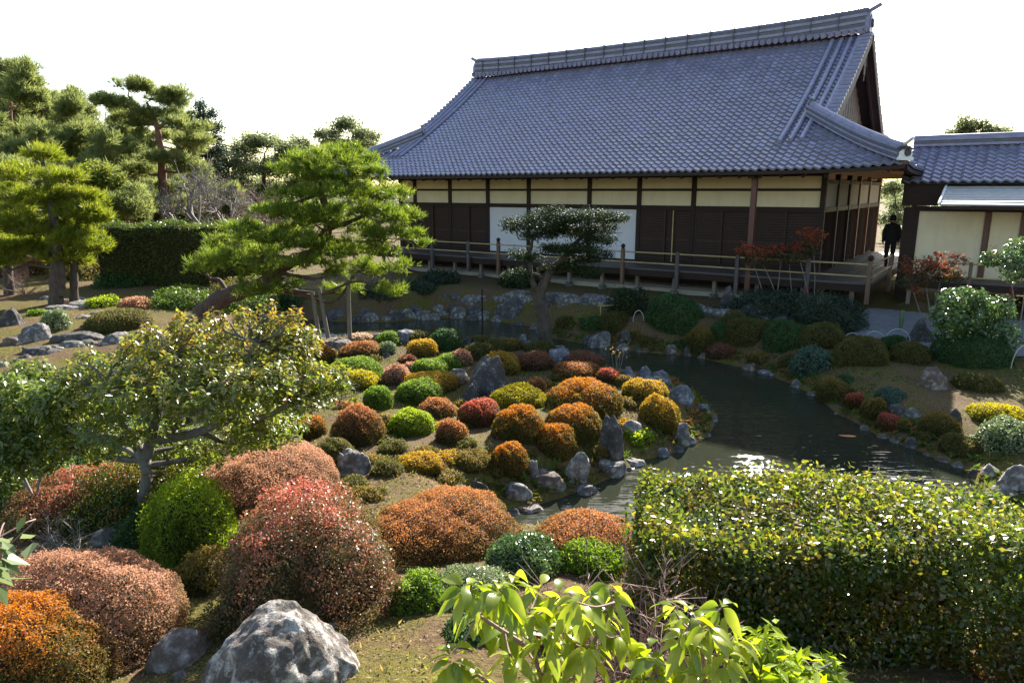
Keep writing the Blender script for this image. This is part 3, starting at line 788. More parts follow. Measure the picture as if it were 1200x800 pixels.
# ------------------------------------------------------------------ clipped shrubs
LEAFPX = 2.1                                          # smallest leaf, in photo pixels
def dome_pts(n, rx, ry, h, rng, p=2.4, lump=.06, zmin=-.25):
    """points and normals spread over a clipped mound"""
    d = rng.normal(size=(int(n*1.9)+50, 3)); d /= np.linalg.norm(d, axis=1, keepdims=True)
    d = d[d[:, 2] > zmin][:n]
    q = np.abs(d)
    k = (q[:, 0]**2.2+q[:, 1]**2.2+q[:, 2]**p)**(-1/p)
    ph = rng.uniform(0, 6.28, 6)
    lf = 1+lump*(np.sin(4*d[:, 0]+ph[0])*np.sin(3.3*d[:, 1]+ph[1])+.6*np.sin(8*d[:, 0]+ph[2]+3*d[:, 2])*np.sin(7*d[:, 1]+ph[3])+.35*np.sin(17*d[:, 0]+ph[4])*np.sin(15*d[:, 1]+ph[5]+9*d[:, 2]))
    P = d*(k*lf)[:, None]
    P[:, 2] = np.where(P[:, 2] < 0, P[:, 2]*.8, P[:, 2])
    N = d/np.array([rx, ry, h])
    return P*np.array([rx, ry, h]), N/np.linalg.norm(N, axis=1, keepdims=True)
def mound_buf(rx, ry, h, leaf, rng, cov=1.5, p=2.4, lump=.06, wid=.55, fuzz=.05, rand=.85):
    B = Buf()
    area = 2*math.pi*((rx*ry)**.8+2*((rx*h)**.8))/3**1.0*1.05
    n = int(min(60000, max(700, cov*area/(leaf*leaf*wid*.5))))
    P, N = dome_pts(n, rx, ry, h, rng, p, lump)
    P = P*(1-np.abs(rng.normal(size=(len(P), 1)))*fuzz)+rng.normal(size=P.shape)*leaf*.35
    zoff = .22*h
    P[:, 2] += zoff*.0
    Ln = leaf*rng.uniform(.7, 1.25, len(P))
    B.leaves(P, N+rng.normal(size=P.shape)*rand, Ln, Ln*wid, rng)
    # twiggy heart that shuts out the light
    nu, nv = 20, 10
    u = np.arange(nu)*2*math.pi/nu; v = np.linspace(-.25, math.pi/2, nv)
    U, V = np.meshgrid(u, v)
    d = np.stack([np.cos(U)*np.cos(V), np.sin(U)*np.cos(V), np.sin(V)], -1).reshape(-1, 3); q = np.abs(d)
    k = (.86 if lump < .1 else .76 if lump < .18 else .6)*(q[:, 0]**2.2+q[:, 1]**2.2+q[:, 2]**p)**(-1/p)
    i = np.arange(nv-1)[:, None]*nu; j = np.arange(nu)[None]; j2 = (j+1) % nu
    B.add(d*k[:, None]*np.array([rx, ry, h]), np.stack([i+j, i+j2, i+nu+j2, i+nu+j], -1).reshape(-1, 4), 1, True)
    return B
def mound_fit(px, base, wpx, hpx, ratio=.85, hmin=.5, grow=1.0):
    """ground position and size of a mound whose outline in the photograph is given"""
    g = hit(px, base-.06*hpx); m = pxm(g); rx = wpx*m/2*grow; ry = rx*ratio
    dist = math.hypot(g[0], g[1]); th = math.atan2(CAM_Z-g[2], dist)
    E = hpx*m; top = max(E-ry*math.sin(th), .35*E)
    h = math.sqrt(max(top*top-(ry*math.sin(th))**2, .0))/math.cos(th) if top > ry*math.sin(th) else 0
    h = max(h, hmin*rx*1.1, .35*E)
    c = g[:2]+g[:2]/dist*ry*.9
    return np.array([c[0], c[1], min(g[2], tz(*c))]), rx, ry, h, m
SEED = [11]
def mound(name, px, base, wpx, hpx, kind, label, cat='shrub', group=None, leafk=1.0, ratio=.95, p=2.4, lump=.085, cov=1.8, leafmin=.018, wid=.55, fuzz=.035, rand=.85):
    SEED[0] += 1; rng = np.random.default_rng(SEED[0])
    c, rx, ry, h, m = mound_fit(px, base, wpx, hpx, ratio, grow=1.15); h *= .92
    leaf = max(leafmin, LEAFPX*m)*leafk
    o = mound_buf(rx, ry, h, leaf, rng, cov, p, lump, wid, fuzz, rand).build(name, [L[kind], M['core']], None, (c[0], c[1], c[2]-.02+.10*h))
    o.rotation_euler.z = -math.atan2(c[0], c[1])
    return tag(o, label, cat, group)
GA = 'clipped azalea mounds on the sunny garden bed by the pond'
A = 'clipped_azalea'
ISLAND = [
 (372,432,36,27,'orange','small orange azalea mound beside the overhanging bronze camellia branches'),
 (342,430,28,25,'orange','orange azalea half hidden behind the camellia crown, farthest left by the channel'),
 (422,401,25,11,'tan','pale straw coloured low mound behind the big rust azalea'),
 (424,423,46,23,'rust','broad flat topped rust red azalea at the back left, beside a small square grey stone'),
 (455,408,27,19,'green','bright green loose shrub behind the small square grey stone'),
 (454,417,21,16,'pale','pale grey green shrub directly behind the small square grey stone'),
 (490,403,26,15,'moss_olive','olive mound in front of the blue grey rocks at the back water edge'),
 (495,420,30,23,'gold','round golden brown azalea in front of the dark green dome at the back'),
 (522,413,34,27,'dkgreen','dark green glossy dome at the back edge of the bed by the dark channel'),
 (563,403,21,10,'moss_olive','tiny olive mound at the water edge behind two larger olive mounds'),
 (562,423,33,21,'moss_olive','olive mound, left front one of the trio near the dark channel'),
 (581,415,26,17,'moss_olive','olive mound, middle one of the trio near the dark channel'),
 (596,412,31,16,'olive','brownish olive mound, right hand one of the trio near the dark channel'),
 (633,414,31,15,'moss_olive','low olive mound alone beside the blue grey boulder and stone slab'),
 (586,442,45,30,'gold','golden azalea tucked right behind the big dark upright boulder'),
 (626,436,41,24,'maroon','dark maroon dome at the shadow edge, in front of the lone olive mound'),
 (682,432,45,17,'maroon','low maroon brown mound at the shadow edge, farthest back beside the water'),
 (676,446,49,18,'rust','coppery pink flat mound behind the largest orange azalea'),
 (713,450,28,18,'red','small pinkish red azalea between the coppery mound and the water edge stones'),
 (733,454,22,14,'olive','low brown olive shrub beside the pinkish red azalea'),
 (684,490,79,47,'orange','largest orange topped azalea of the bed, wide and flat'),
 (627,463,24,20,'rust','little red brown azalea between the yellow dome and the largest orange one'),
 (607,481,59,34,'yellow','bright yellow dome right of the big dark boulder'),
 (755,472,46,28,'gold','ochre mound in front of the blue grey stones near the pond'),
 (771,507,42,42,'gold','tall ochre dome standing at the water edge above mossy roots'),
 (608,521,56,45,'orange','orange topped green azalea right in front of the yellow dome'),
 (671,518,59,44,'orange','orange topped azalea in front of the largest one, left of the pointed standing stone'),
 (649,539,48,43,'orange','orange and olive azalea above the two leaning shore stones'),
 (597,561,40,41,'orange','nearest small orange topped dome above the flat brown shore rocks'),
 (562,503,46,36,'red','crimson topped azalea in front of the big dark boulder'),
 (530,524,34,32,'rust','small red brown dome just left below the crimson one'),
 (512,492,44,27,'rust','rust brown mound between the pale green mound and the crimson one'),
 (483,514,48,36,'lime','lime green round bush casting a long shadow in the middle of the bed'),
 (421,527,56,51,'rust','large rust red dome left of the middle, behind the flat topped grey stone'),
 (392,548,40,36,'moss_olive','shaded olive bush at the foot of the large rust red dome'),
 (362,517,38,30,'orange','small orange azalea under the camellia, left of the large rust red dome'),
 (491,477,47,33,'green','fresh green mound in front of the wide golden olive one'),
 (506,463,58,25,'gold','wide golden olive mound behind the fresh green one'),
 (443,482,29,29,'green','small solitary deep green ball left of the fresh green mound'),
 (465,453,32,26,'pink','dusty pink ball between the wide green mound and the green one by the boulder'),
 (503,441,37,21,'green','dark green mound with bright tips left of the big boulder'),
 (524,434,31,19,'green','bright green mound behind, touching the salmon pink azalea'),
 (539,430,26,20,'pink','salmon pink azalea behind the big dark boulder'),
 (479,427,19,11,'maroon','tiny purple brown shrub, the upper of two behind the dusty pink ball'),
 (482,435,17,11,'pink','tiny rosy brown shrub, the lower of two behind the dusty pink ball'),
 (416,447,62,28,'green','wide flat pale green mound behind the yellow green one at the left'),
 (420,459,44,26,'yellow','yellow green mound in front of the wide flat green one'),
 (394,458,34,17,'orange','flat orange mound beside the yellow green one, near the camellia'),
 (539,452,15,14,'tan','tiny tan shrub among small stones left of the big boulder'),
 (492,556,46,28,'gold','low untidy golden brown shrub behind the large foreground orange mound'),
 (545,552,52,26,'olive','low untidy olive brown shrub between small stones near the shore rocks'),
 (520,505,26,14,'gold','low golden tuft growing in the shade of the lime green bush'),
 (700,540,22,18,'olive','small olive shrub at the foot of the pointed standing stone'),
]
for px, b, w_, h_, k, lab in ISLAND: mound(A, px, b, w_, h_, k, lab, 'azalea', GA)
GR = 'clipped shrubs on the shaded far bank'
BANK = [
 ('clipped_shrub',788,393,59,46,'dkgreen','largest dark green dome on the far bank in front of the veranda'),
 ('clipped_shrub',722,391,37,25,'moss_olive','low olive dome beside the bamboo hoop, left of the largest dark green dome'),
 ('clipped_shrub',820,418,29,33,'olive','brown olive shrub at the water edge right of the largest dark dome'),
 ('clipped_shrub',843,403,22,23,'dkgreen','small dark green shrub between two olive shrubs on the far bank'),
 ('clipped_shrub',876,406,47,33,'moss_olive','olive dome above rusty ferns on the far bank'),
 ('clipped_shrub',918,414,43,38,'dkgreen','tall dark green dome between two olive domes on the far bank'),
 ('clipped_shrub',961,410,49,31,'moss_olive','olive dome above the bluish green loose shrub'),
 ('clipped_shrub',1008,431,54,36,'moss_olive','olive dome in front of the wire hoops'),
 ('clipped_shrub',1046,413,27,20,'dkgreen','small dark ball just behind two olive domes by the wire hoops'),
 ('clipped_shrub',1065,428,40,27,'moss_olive','smaller olive dome on moss beside the dark ball'),
 ('clipped_shrub',1137,433,72,42,'dkgreen','broad dark green dome below the glossy sunlit shrub'),
 ('clipped_shrub',1144,461,45,24,'moss_olive','low olive green cushion on the moss right of the upright stone'),
 ('clipped_shrub',1166,499,52,27,'yellow','sunlit yellow green cushion at the right bank'),
 ('clipped_shrub',1023,495,26,28,'olive','small olive bush hanging over the right bank'),
 ('clipped_shrub',977,472,34,28,'olive','trailing olive bush over the bank corner stone'),
 ('clipped_shrub',1100,512,40,27,'olive','rusty olive bush hanging over the bank below the path'),
 ('clipped_shrub',1125,537,42,28,'moss_olive','mossy green bush at the water, lowest on the right bank'),
 ('clipped_shrub',1000,481,20,20,'red','small dull red shrub above the water on the right bank'),
 ('clipped_shrub',1040,506,22,22,'red','second dull red shrub nearer along the right bank'),
 ('clipped_shrub',1043,474,29,20,'bluegreen','pale leaved ball on the edge of the bare earth, right bank'),
 ('clipped_shrub',846,422,40,20,'maroon','low brown ferny mound at the water below the small dark green shrub'),
 ('clipped_shrub',664,384,22,14,'moss_olive','low moss green mound near the foot of the gnarled juniper'),
]
for nm, px, b, w_, h_, k, lab in BANK: mound(nm, px, b, w_, h_, k, lab, 'shrub', GR)
# loose leafy shrubs
GLS = 'loose leafy shrubs'
mound('leafy_shrub', 952,442,47,34,'bluegreen','bluish green loose shrub at the water edge, right of the tall dark dome', 'shrub', GLS, 1.6, lump=.14, fuzz=.12)
mound('leafy_shrub', 1180,535,58,44,'pale','variegated pale leaved shrub at the right edge above the stones', 'shrub', GLS, 1.8, lump=.12, fuzz=.1)
mound('leafy_shrub', 735,372,40,34,'juniper','dark bushy shrub in front of the veranda left of the largest dark dome', 'shrub', GLS, 1.5, lump=.2, fuzz=.2)
mound('leafy_shrub', 970,393,74,48,'conifer_dark','dark feathery shrub below the corner of the veranda', 'shrub', GLS, 1.5, lump=.2, fuzz=.22)
mound('leafy_shrub', 905,378,95,26,'conifer_dark','low dark ferns in front of the veranda posts', 'shrub', GLS, 1.5, lump=.2, fuzz=.25)
mound('leafy_shrub', 745,523,36,23,'lime','bright green water side plant beside the pointed standing stone', 'plant', GLS, 1.7, lump=.2, fuzz=.2)
mound('leafy_shrub', 515,335,44,18,'conifer_dark','dark low shrub in front of the veranda at the left end', 'shrub', GLS, 1.5, lump=.2, fuzz=.2)
mound('leafy_shrub', 492,345,34,16,'conifer_dark','second dark low shrub by the far shore, below the veranda left end', 'shrub', GLS, 1.5, lump=.2, fuzz=.2)
# left lawn
mound('leafy_shrub', 67,389,26,25,'pale','pale green leafy shrub behind the rounded grey stone on the left lawn', 'shrub', GLS, 1.4, lump=.12)
mound('leafy_shrub', 45,371,17,8,'green','low green tuft left of the pale leafy shrub on the left lawn', 'shrub', GLS, 1.3)
mound('leafy_shrub', 122,362,30,15,'lime','sprawling light green shrub beside the pink dome on the left lawn', 'shrub', GLS, 1.4, lump=.2)
mound('clipped_azalea', 159,366,30,18,'pink','dusky pink dome on the left lawn above the clipped box', 'azalea')
mound('clipped_shrub', 142,390,66,23,'moss_olive','flat topped olive box shrub on the left lawn', 'shrub', None, p=6, lump=.03)
mound('clipped_shrub', 193,336,22,12,'maroon','small dark dome at the foot of the tall dark hedge', 'shrub')
mound('dwarf_pine', 215,365,66,20,'pine','spreading low green pine beside the leaning trunk', 'shrub', None, 1.6, lump=.2, fuzz=.2)
mound('dwarf_pine', 214,350,42,14,'pine_bright','small bright green pine cushion behind the spreading one', 'shrub', None, 1.5, lump=.2, fuzz=.2)
# foreground mounds
GF = 'big shrubs on the near slope'
mound('clipped_azalea', 520,667,174,116,'rust','huge orange brown azalea mound in the middle foreground above the water', 'azalea', GF, lump=.09, cov=1.7)
mound('clipped_azalea', 318,602,150,97,'pink','big rosy pink azalea mound left of the flat topped grey stone', 'azalea', GF, lump=.07, cov=1.6)
mound('mixed_shrub', 365,752,206,196,'mixed','tall shaggy shrub with red young leaves above the big foreground boulder', 'shrub', GF, 1.25, lump=.17, p=2.5, cov=1.7, fuzz=.10)
mound('clipped_azalea', 108,806,205,186,'tan','great pinkish tan azalea mound in the left corner behind the orange one', 'azalea', GF, .95, lump=.08, cov=1.6).data.materials[0] = L['pink']
mound('clipped_azalea', 36,850,190,172,'gold','orange yellow azalea mound filling the bottom left corner', 'azalea', GF, lump=.09, cov=1.6).data.materials[0] = L['orange']
mound('mixed_shrub', 100,628,152,94,'mixed','dark red leaved shrub at the left with pale bare twigs', 'shrub', GF, 1.2, lump=.14, fuzz=.1)
mound('leafy_shrub', 226,664,98,108,'lime','vivid lime green upright shrub between the red shrub and the shaggy one', 'shrub', GF, 1.9, lump=.13, p=2.5, wid=.3, fuzz=.14, rand=1.3)
mound('leafy_shrub', 180,628,150,104,'dkgreen','dark loose green shrub behind the lime green one under the camellia', 'shrub', GF, 1.6, lump=.26, fuzz=.24, p=2.1).data.materials[0] = L['hedge']
mound('leafy_shrub', 553,722,98,72,'pale','pale speckled green shrub below the huge orange mound', 'shrub', GF, 1.2, lump=.1, fuzz=.1)
mound('leafy_shrub', 489,722,62,58,'green','bright green shrub with orange leaf tips beside the bare earth', 'shrub', GF, 1.4, lump=.14, fuzz=.12)
mound('leafy_shrub', 613,684,80,66,'gloss','dark glossy shrub between the huge orange mound and the near hedge', 'shrub', GF, 1.5, lump=.12, fuzz=.12)
mound('clipped_azalea', 688,664,112,46,'rust','orange azalea mound at the near water edge beside the hedge end', 'azalea', GF, lump=.05, cov=1.6)
mound('leafy_shrub', 691,680,74,52,'green','rich green upright shrub in front of the orange mound by the hedge end', 'shrub', GF, 1.8, lump=.1, wid=.35, rand=1.2)
mound('leafy_shrub', 300,745,90,60,'moss_olive','mossy green bush behind the big foreground boulder', 'shrub', GF, 1.2, lump=.15, fuzz=.12)

rngF = np.random.default_rng(55)
for px, b, w_, k in [(450,500,22,'olive'),(462,535,30,'moss_olive'),(440,545,28,'olive'),(520,545,32,'gold'),(575,560,26,'olive'),(455,560,34,'moss_olive'),(540,480,18,'olive'),(545,530,26,'moss_olive'),(590,515,16,'rust'),(640,470,16,'rust'),
 (655,448,18,'olive'),(735,480,22,'olive'),(730,500,20,'gold'),(470,470,18,'moss_olive'),(400,480,22,'rust'),(405,500,18,'olive'),(385,470,20,'olive'),(355,470,26,'orange'),(335,480,24,'rust'),(540,412,14,'moss_olive'),(610,425,16,'maroon'),(650,420,16,'maroon'),
 (520,570,36,'olive'),(570,540,24,'olive'),(620,535,16,'olive'),(690,530,22,'moss_olive'),(440,425,14,'moss_olive'),(385,420,20,'olive'),(350,415,22,'rust'),(320,410,24,'orange'),(480,500,16,'olive')]:
    mound('low_shrub', px, b, w_, w_*rngF.uniform(.5, .7), k, 'one of the small low shrubs filling gaps between the azalea mounds', 'shrub', 'small shrubs filling the azalea bed', 1.2, lump=.2, fuzz=.15)
# ------------------------------------------------------------------ rocks
def rock_mesh(rx, ry, h, seed, sub=4, cuts=11, flat=.0, amp=1.0):
    rng = np.random.default_rng(seed)
    bm = bmesh.new(); bmesh.ops.create_icosphere(bm, subdivisions=sub, radius=1)
    V = np.array([v.co[:] for v in bm.verts])
    for _ in range(cuts):
        n = rng.normal(size=3); n[2] = abs(n[2])*.8; n /= np.linalg.norm(n); d = rng.uniform(.66, .92)
        k = V@n; V -= np.maximum(k-d, 0)[:, None]*n*.94
    if flat: V[:, 2] = np.minimum(V[:, 2], 1-flat+.06*np.sin(V[:, 0]*5)*np.cos(V[:, 1]*4))
    off = Vector(rng.uniform(-50, 50, 3))
    ds = []
    for v in V:
        p = Vector(v)
        ds.append(amp*.22*mnoise.fractal(p*1.5+off, .85, 2.1, 6)+.05*mnoise.noise(p*7+off)-.05*abs(mnoise.noise(p*3.3-off)))
    V = V*(1+np.array(ds))[:, None]
    V[:, 2] = np.where(V[:, 2] < -.35, -.35+(V[:, 2]+.35)*.2, V[:, 2])
    V *= np.array([rx, ry, h])/np.array([np.abs(V[:, 0]).max(), np.abs(V[:, 1]).max(), V[:, 2].max()])
    for v, c in zip(bm.verts, V): v.co = c
    for f in bm.faces: f.smooth = True
    me = bpy.data.meshes.new('rock'); bm.to_mesh(me); bm.free(); return me
def rock(px, base, wpx, hpx, m, label, group='garden rocks', ratio=.75, cuts=11, flat=0, sub=4, lean=0, z=None, name='rock', cat='rock', amp=.65):
    SEED[0] += 1
    if z is None:
        c, rx, ry, h, mm = mound_fit(px, base, wpx, hpx, ratio, .25)
    else:
        g = atz(px, base, z); mm = pxm(g); rx = wpx*mm/2; ry = rx*ratio
        th = math.atan2(CAM_Z-z, g[1]); h = max((hpx*mm-ry*math.sin(th))/math.cos(th), .3*rx, .3*hpx*mm); c = np.array([g[0], g[1]+ry*.8, z])
    me = rock_mesh(rx*1.12, ry*1.12, min(h*1.0, (2.2*hpx/wpx if hpx > wpx else 1.75 if hpx > .85*wpx else 1.15)*rx), SEED[0], sub, cuts, flat, amp); me.materials.append(M[m])
    o = link(name, me, None, (c[0], c[1], c[2]-.03)); o.rotation_euler = (0, lean, -math.atan2(c[0], c[1]))
    return tag(o, label, cat, group)
rock(573,467,54,50,'rock_dark','big dark upright boulder with pale streaks in the middle of the azalea bed',cuts=7,ratio=.7,amp=.45,sub=5,flat=.2)
rock(551,473,24,25,'rock_dark','dark stone leaning at the left foot of the big upright boulder')
rock(536,443,26,13,'rock_grey','low grey stones between the green mound and the big boulder')
rock(415,562,43,37,'rock_grey','flat topped grey block stone in front of the large rust dome',flat=.25,cuts=16)
rock(715,540,33,54,'rock_dark','pointed standing stone with a white tip at the shore',cuts=16,ratio=.6)
rock(738,512,32,24,'rock_pale','low pale rock behind the pointed standing stone')
rock(717,561,36,22,'rock_grey','flat ledge stone at the foot of the pointed standing stone',flat=.3)
rock(672,569,32,40,'rock_pale','slanting pale stone leaning over the shore below the orange azaleas',lean=R(14),ratio=.5)
rock(685,582,30,24,'rock_grey','triangular grey stone at the water edge below the slanting one')
rock(641,577,43,27,'rock_brown','flat brown shore rock right of the nearest orange dome',flat=.35)
rock(604,589,42,26,'rock_grey','grey angular shore rock below the nearest orange dome')
rock(617,602,46,18,'rock_brown','wide flat rock lying in the water edge, lowest of the shore rocks',flat=.4)
rock(561,585,28,24,'rock_dark','dark stone between the huge orange mound and the shore rocks')
rock(625,560,16,22,'rock_pale','narrow pale stone beside the nearest orange dome')
rock(795,472,33,25,'rock_blue','larger blue grey rock at the water edge right of the ochre mound')
rock(822,487,26,22,'rock_blue','rounded blue grey rock standing farthest out in the pond',z=.0)
rock(774,447,24,19,'rock_blue','blue grey stone with a small fern, farther back by the ochre mound')
rock(756,446,19,14,'rock_blue','small blue grey stone at the back water edge beside the reeds')
rock(735,442,18,14,'rock_blue','small upright bluish stone behind the pinkish red azalea')
rock(799,522,20,28,'rock_grey','sunlit topped stone in the water right of the tall ochre dome')
rock(818,509,18,14,'rock_dark','low dark stone next to the sunlit topped stone',z=0)
rock(746,546,25,11,'rock_pale','white lit flat stone just above the water right of the pointed stone',z=.0,flat=.4)
rock(656,429,36,22,'rock_blue','blue grey boulder between the maroon domes and the slab')
rock(664,409,50,21,'rock_blue','long tilted stone slab bridging to the far bank',flat=.45,ratio=.6,cuts=5,lean=R(-6))
rock(703,409,33,25,'rock_grey','mottled grey boulder at the far bank right of the slab',cuts=16)
rock(733,402,18,16,'rock_dark','small dark boulder beside the mottled one')
rock(478,403,40,18,'rock_blue','low blue grey rocks at the back water edge behind the golden azalea')
rock(533,405,14,13,'rock_blue','small stone beside the dark green dome at the back')
rock(612,408,14,18,'rock_blue','little upright stone behind the olive trio')
rock(548,404,12,12,'rock_dark','little dark stone left of the tiny olive mound')
rock(395,412,38,16,'rock_brown','flat tan rock at the channel behind the orange azaleas',flat=.35)
rock(453,420,13,11,'rock_dark','small square grey stone beside the broad rust azalea',flat=.2,cuts=16)
rock(379,442,12,14,'rock_blue','small bluish stone between the orange azaleas at the left')
rock(345,530,34,24,'rock_dark','dark rock under the camellia beside the small orange azalea')
rock(598,374,46,26,'rock_dark','large shaded rock on the far shore left of the gnarled juniper',group='far shore rocks')
rock(430,375,30,14,'rock_dark','far shore rock beside the thin prop pole',group='far shore rocks')
rock(466,374,34,13,'rock_dark','wide low far shore rock, second from the prop pole',group='far shore rocks')
rock(487,368,26,11,'rock_dark','flat far shore rock, third from the prop pole',group='far shore rocks')
rock(512,368,28,11,'rock_grey','greyer far shore rock, fourth from the prop pole',group='far shore rocks')
rock(534,369,24,14,'rock_dark','blocky far shore rock, fifth from the prop pole',group='far shore rocks')
rock(557,370,22,13,'rock_dark','far shore rock just left of the large shaded one',group='far shore rocks')
rock(395,374,40,14,'rock_dark','dark far shore rock under the big leaning pine',group='far shore rocks')
rock(852,366,21,32,'rock_dark','upright dark stone basin shaped block before the veranda',cuts=18,flat=.1,group='far shore rocks')
rock(655,352,40,10,'rock_grey','flat stepping stone behind the juniper trunk',flat=.3,group='far shore rocks')
rock(608,350,36,10,'rock_grey','flat stone below the veranda left of the juniper',flat=.3,group='far shore rocks')
rock(560,356,40,12,'rock_grey','low stone edging piece below the railing post left of the juniper',flat=.3,group='far shore rocks')
rock(700,356,44,12,'rock_grey','low stone edging piece right of the juniper trunk',flat=.3,group='far shore rocks')
rock(1092,458,31,29,'rock_brown','upright purplish stone alone on the mossy right bank',cuts=15)
rock(968,458,17,15,'rock_brown','small pinkish stone at the corner of the right bank')
rock(1052,486,22,14,'rock_dark','dark stone below the pale leaved ball on the right bank')
rock(1118,492,16,15,'rock_dark','small round dark stone on bare earth at the right bank')
rock(1070,492,26,16,'rock_grey','grey stone in the right bank edge beside the round dark one')
rock(1112,532,20,18,'rock_grey','grey stone at the water under the right bank bushes')
rock(1140,522,18,16,'rock_grey','grey stone left of the variegated shrub')
rock(1186,584,46,42,'rock_pale','sunlit pale angular rock at the right edge beyond the hedge',cuts=16)
rock(1168,585,30,18,'rock_pale','smaller pale stone at the foot of the sunlit angular rock')
rock(1160,560,26,18,'rock_pale','pale stone left above the sunlit angular rock')
rock(1078,404,28,30,'rock_dark','dark rounded stone by the wire hoops')
rock(1025,398,26,20,'rock_dark','dark low stone beside the path in front of the veranda corner').location.y += 1.2
rock(905,440,26,9,'rock_blue','flat wet stone just above the water below the far bank domes',z=0,flat=.4)
rock(16,383,25,25,'rock_dark','dark square cut stone on the left lawn',cuts=18,flat=.25)
rock(41,402,36,30,'rock_grey','rounded grey stone on the left lawn leaning left',ratio=.7)
rock(95,361,46,7,'rock_grey','flat step stone, farthest of the left lawn steps',flat=.3,group='stone steps on the left lawn')
rock(70,364,40,7,'rock_grey','flat step stone left of the farthest one',flat=.3,group='stone steps on the left lawn')
rock(98,374,26,6,'rock_brown','small flat step stone in the middle of the left lawn',flat=.3,group='stone steps on the left lawn')
rock(104,384,20,6,'rock_brown','lowest small step stone beside the olive box shrub',flat=.3,group='stone steps on the left lawn')
rock(95,402,60,14,'rock_dark','long dark edging stone along the left channel, in front of the steps',flat=.3,ratio=.4)
rock(48,418,44,14,'rock_dark','dark edging stone at the left behind the leafy near shrub',flat=.3)
rock(20,405,40,14,'rock_brown','brown edging stone in front of the square cut stone',flat=.3)
rock(240,345,24,8,'rock_dark','dark flat stone behind the small bright pine cushion',flat=.3)
def boulder():
    c, rx, ry, h, mm = mound_fit(333, 850, 226, 158, .75, .25)
    me = rock_mesh(rx, ry, h, 4243, 6, 14, 0, .28); V = np.array([v.co[:] for v in me.vertices])
    x = V[:, 0]/rx; y = V[:, 1]/ry                      # a ridge left of the middle, a lower shoulder to the right
    V[:, 2] *= np.clip(1.02-.42*np.clip(x-.05, 0, 1)-.30*np.clip(-.45-x, 0, 1)+.10*np.exp(-((x+.12)/.22)**2)+.12*np.exp(-((x-.45)/.2)**2-((y+.3)/.5)**2), .2, 2)
    for v, q in zip(me.vertices, V): v.co = q
    me.materials.append(M['rock_lichen']); o = link('boulder', me, None, (c[0], c[1], c[2]-.03)); o.rotation_euler.z = -math.atan2(c[0], c[1])
    tag(o, 'big lichen spotted boulder at the bottom of the foreground', 'boulder', 'garden rocks')
boulder()
rock(213,786,72,60,'rock_brown','rounded brown and white stone left of the big foreground boulder',sub=5,cuts=1,ratio=.9,amp=.25)
rock(212,798,26,22,'rock_grey','small grey stone in front of the rounded brown one',sub=4)
rock(128,640,44,26,'rock_grey','half hidden stone under the dark red leaved shrub',sub=4)
rock(390,738,22,16,'rock_pale','small pale stone behind the big foreground boulder')

# fill between the big foreground shrubs
mound('leafy_shrub', 178, 640, 70, 50, 'dkgreen', 'dark green undershrub in the gap left of the vivid lime green shrub', 'shrub', GF, 1.3, lump=.16, fuzz=.15)
mound('leafy_shrub', 250, 700, 80, 60, 'olive', 'shaded brownish undershrub between the rounded stone and the shaggy shrub', 'shrub', GF, 1.2, lump=.18, fuzz=.18)
mound('leafy_shrub', 40, 600, 90, 60, 'dkgreen', 'dark green shrub under the glossy shrub at the left edge', 'shrub', GF, 1.3, lump=.16, fuzz=.15)
mound('leafy_shrub', 140, 574, 160, 78, 'dkgreen', 'dark low shrub at the foot of the camellia trunk', 'shrub', GF, 1.3, lump=.16, fuzz=.15)
mound('leafy_shrub', 262, 566, 130, 66, 'moss_olive', 'low olive shrub under the right half of the camellia', 'shrub', GF, 1.3, lump=.16, fuzz=.15)
mound('leafy_shrub', 560, 760, 70, 40, 'dkgreen', 'low dark shrub behind the large drooping leaves', 'shrub', GF, 1.3, lump=.16, fuzz=.15)
mound('leafy_shrub', 640, 770, 90, 50, 'mixed', 'low brown leaved shrub between the drooping leaves and the bare twigs', 'shrub', GF, 1.2, lump=.16, fuzz=.15)
# rows of edging stones
rngE = np.random.default_rng(31)
def edging(pts, n, wr, hr, mats, lab, grp):
    pts = np.array(pts, float); d = np.concatenate([[0], np.cumsum(np.hypot(*np.diff(pts, axis=0).T))])
    for t in np.linspace(0, d[-1], n):
        x = np.interp(t, d, pts[:, 0])+rngE.normal()*1.5; y = np.interp(t, d, pts[:, 1])+rngE.normal()*1.2
        w_ = rngE.uniform(*wr); rock(x, y, w_, w_*rngE.uniform(*hr), mats[rngE.integers(len(mats))], lab, grp, cuts=12, sub=3, ratio=.7, flat=.2 if rngE.uniform() < .5 else 0)
edging([(420,378),(520,374),(585,378),(640,390)], 16, (10,24), (.4,.7), ['rock_dark','rock_grey'], 'one of the dark rough stones edging the far shore of the channel', 'stones edging the far shore')
edging([(520,352),(600,354),(690,358),(760,362),(840,368),(930,378)], 26, (14,30), (.3,.55), ['rock_dark','rock_grey'], 'one of the low stones in the long row below the veranda', 'stone row below the veranda')
edging([(690,404),(760,416),(820,419),(900,442),(955,466),(990,494),(1040,516),(1100,540),(1140,556)], 26, (9,20), (.5,.9), ['rock_dark','rock_grey','rock_brown'], 'one of the small stones along the waterline of the far bank', 'stones along the far bank waterline')
edging([(400,402),(470,398),(560,403),(650,410),(700,422),(760,446),(800,470),(838,492),(825,514),(785,533),(738,552)], 30, (8,18), (.5,.9), ['rock_dark','rock_blue','rock_grey'], 'one of the small stones edging the azalea bed along the water', 'stones edging the azalea bed')
edging([(735,566),(700,585),(650,596),(600,604)], 9, (14,26), (.5,.8), ['rock_dark','rock_brown','rock_grey'], 'one of the shore stones where the bed drops to the near water', 'near shore stones')
edging([(1148,600),(1170,575),(1196,560)], 7, (14,24), (.5,.8), ['rock_pale','rock_grey'], 'one of the pale rubble stones at the right edge beside the hedge', 'rubble stones at the right edge')

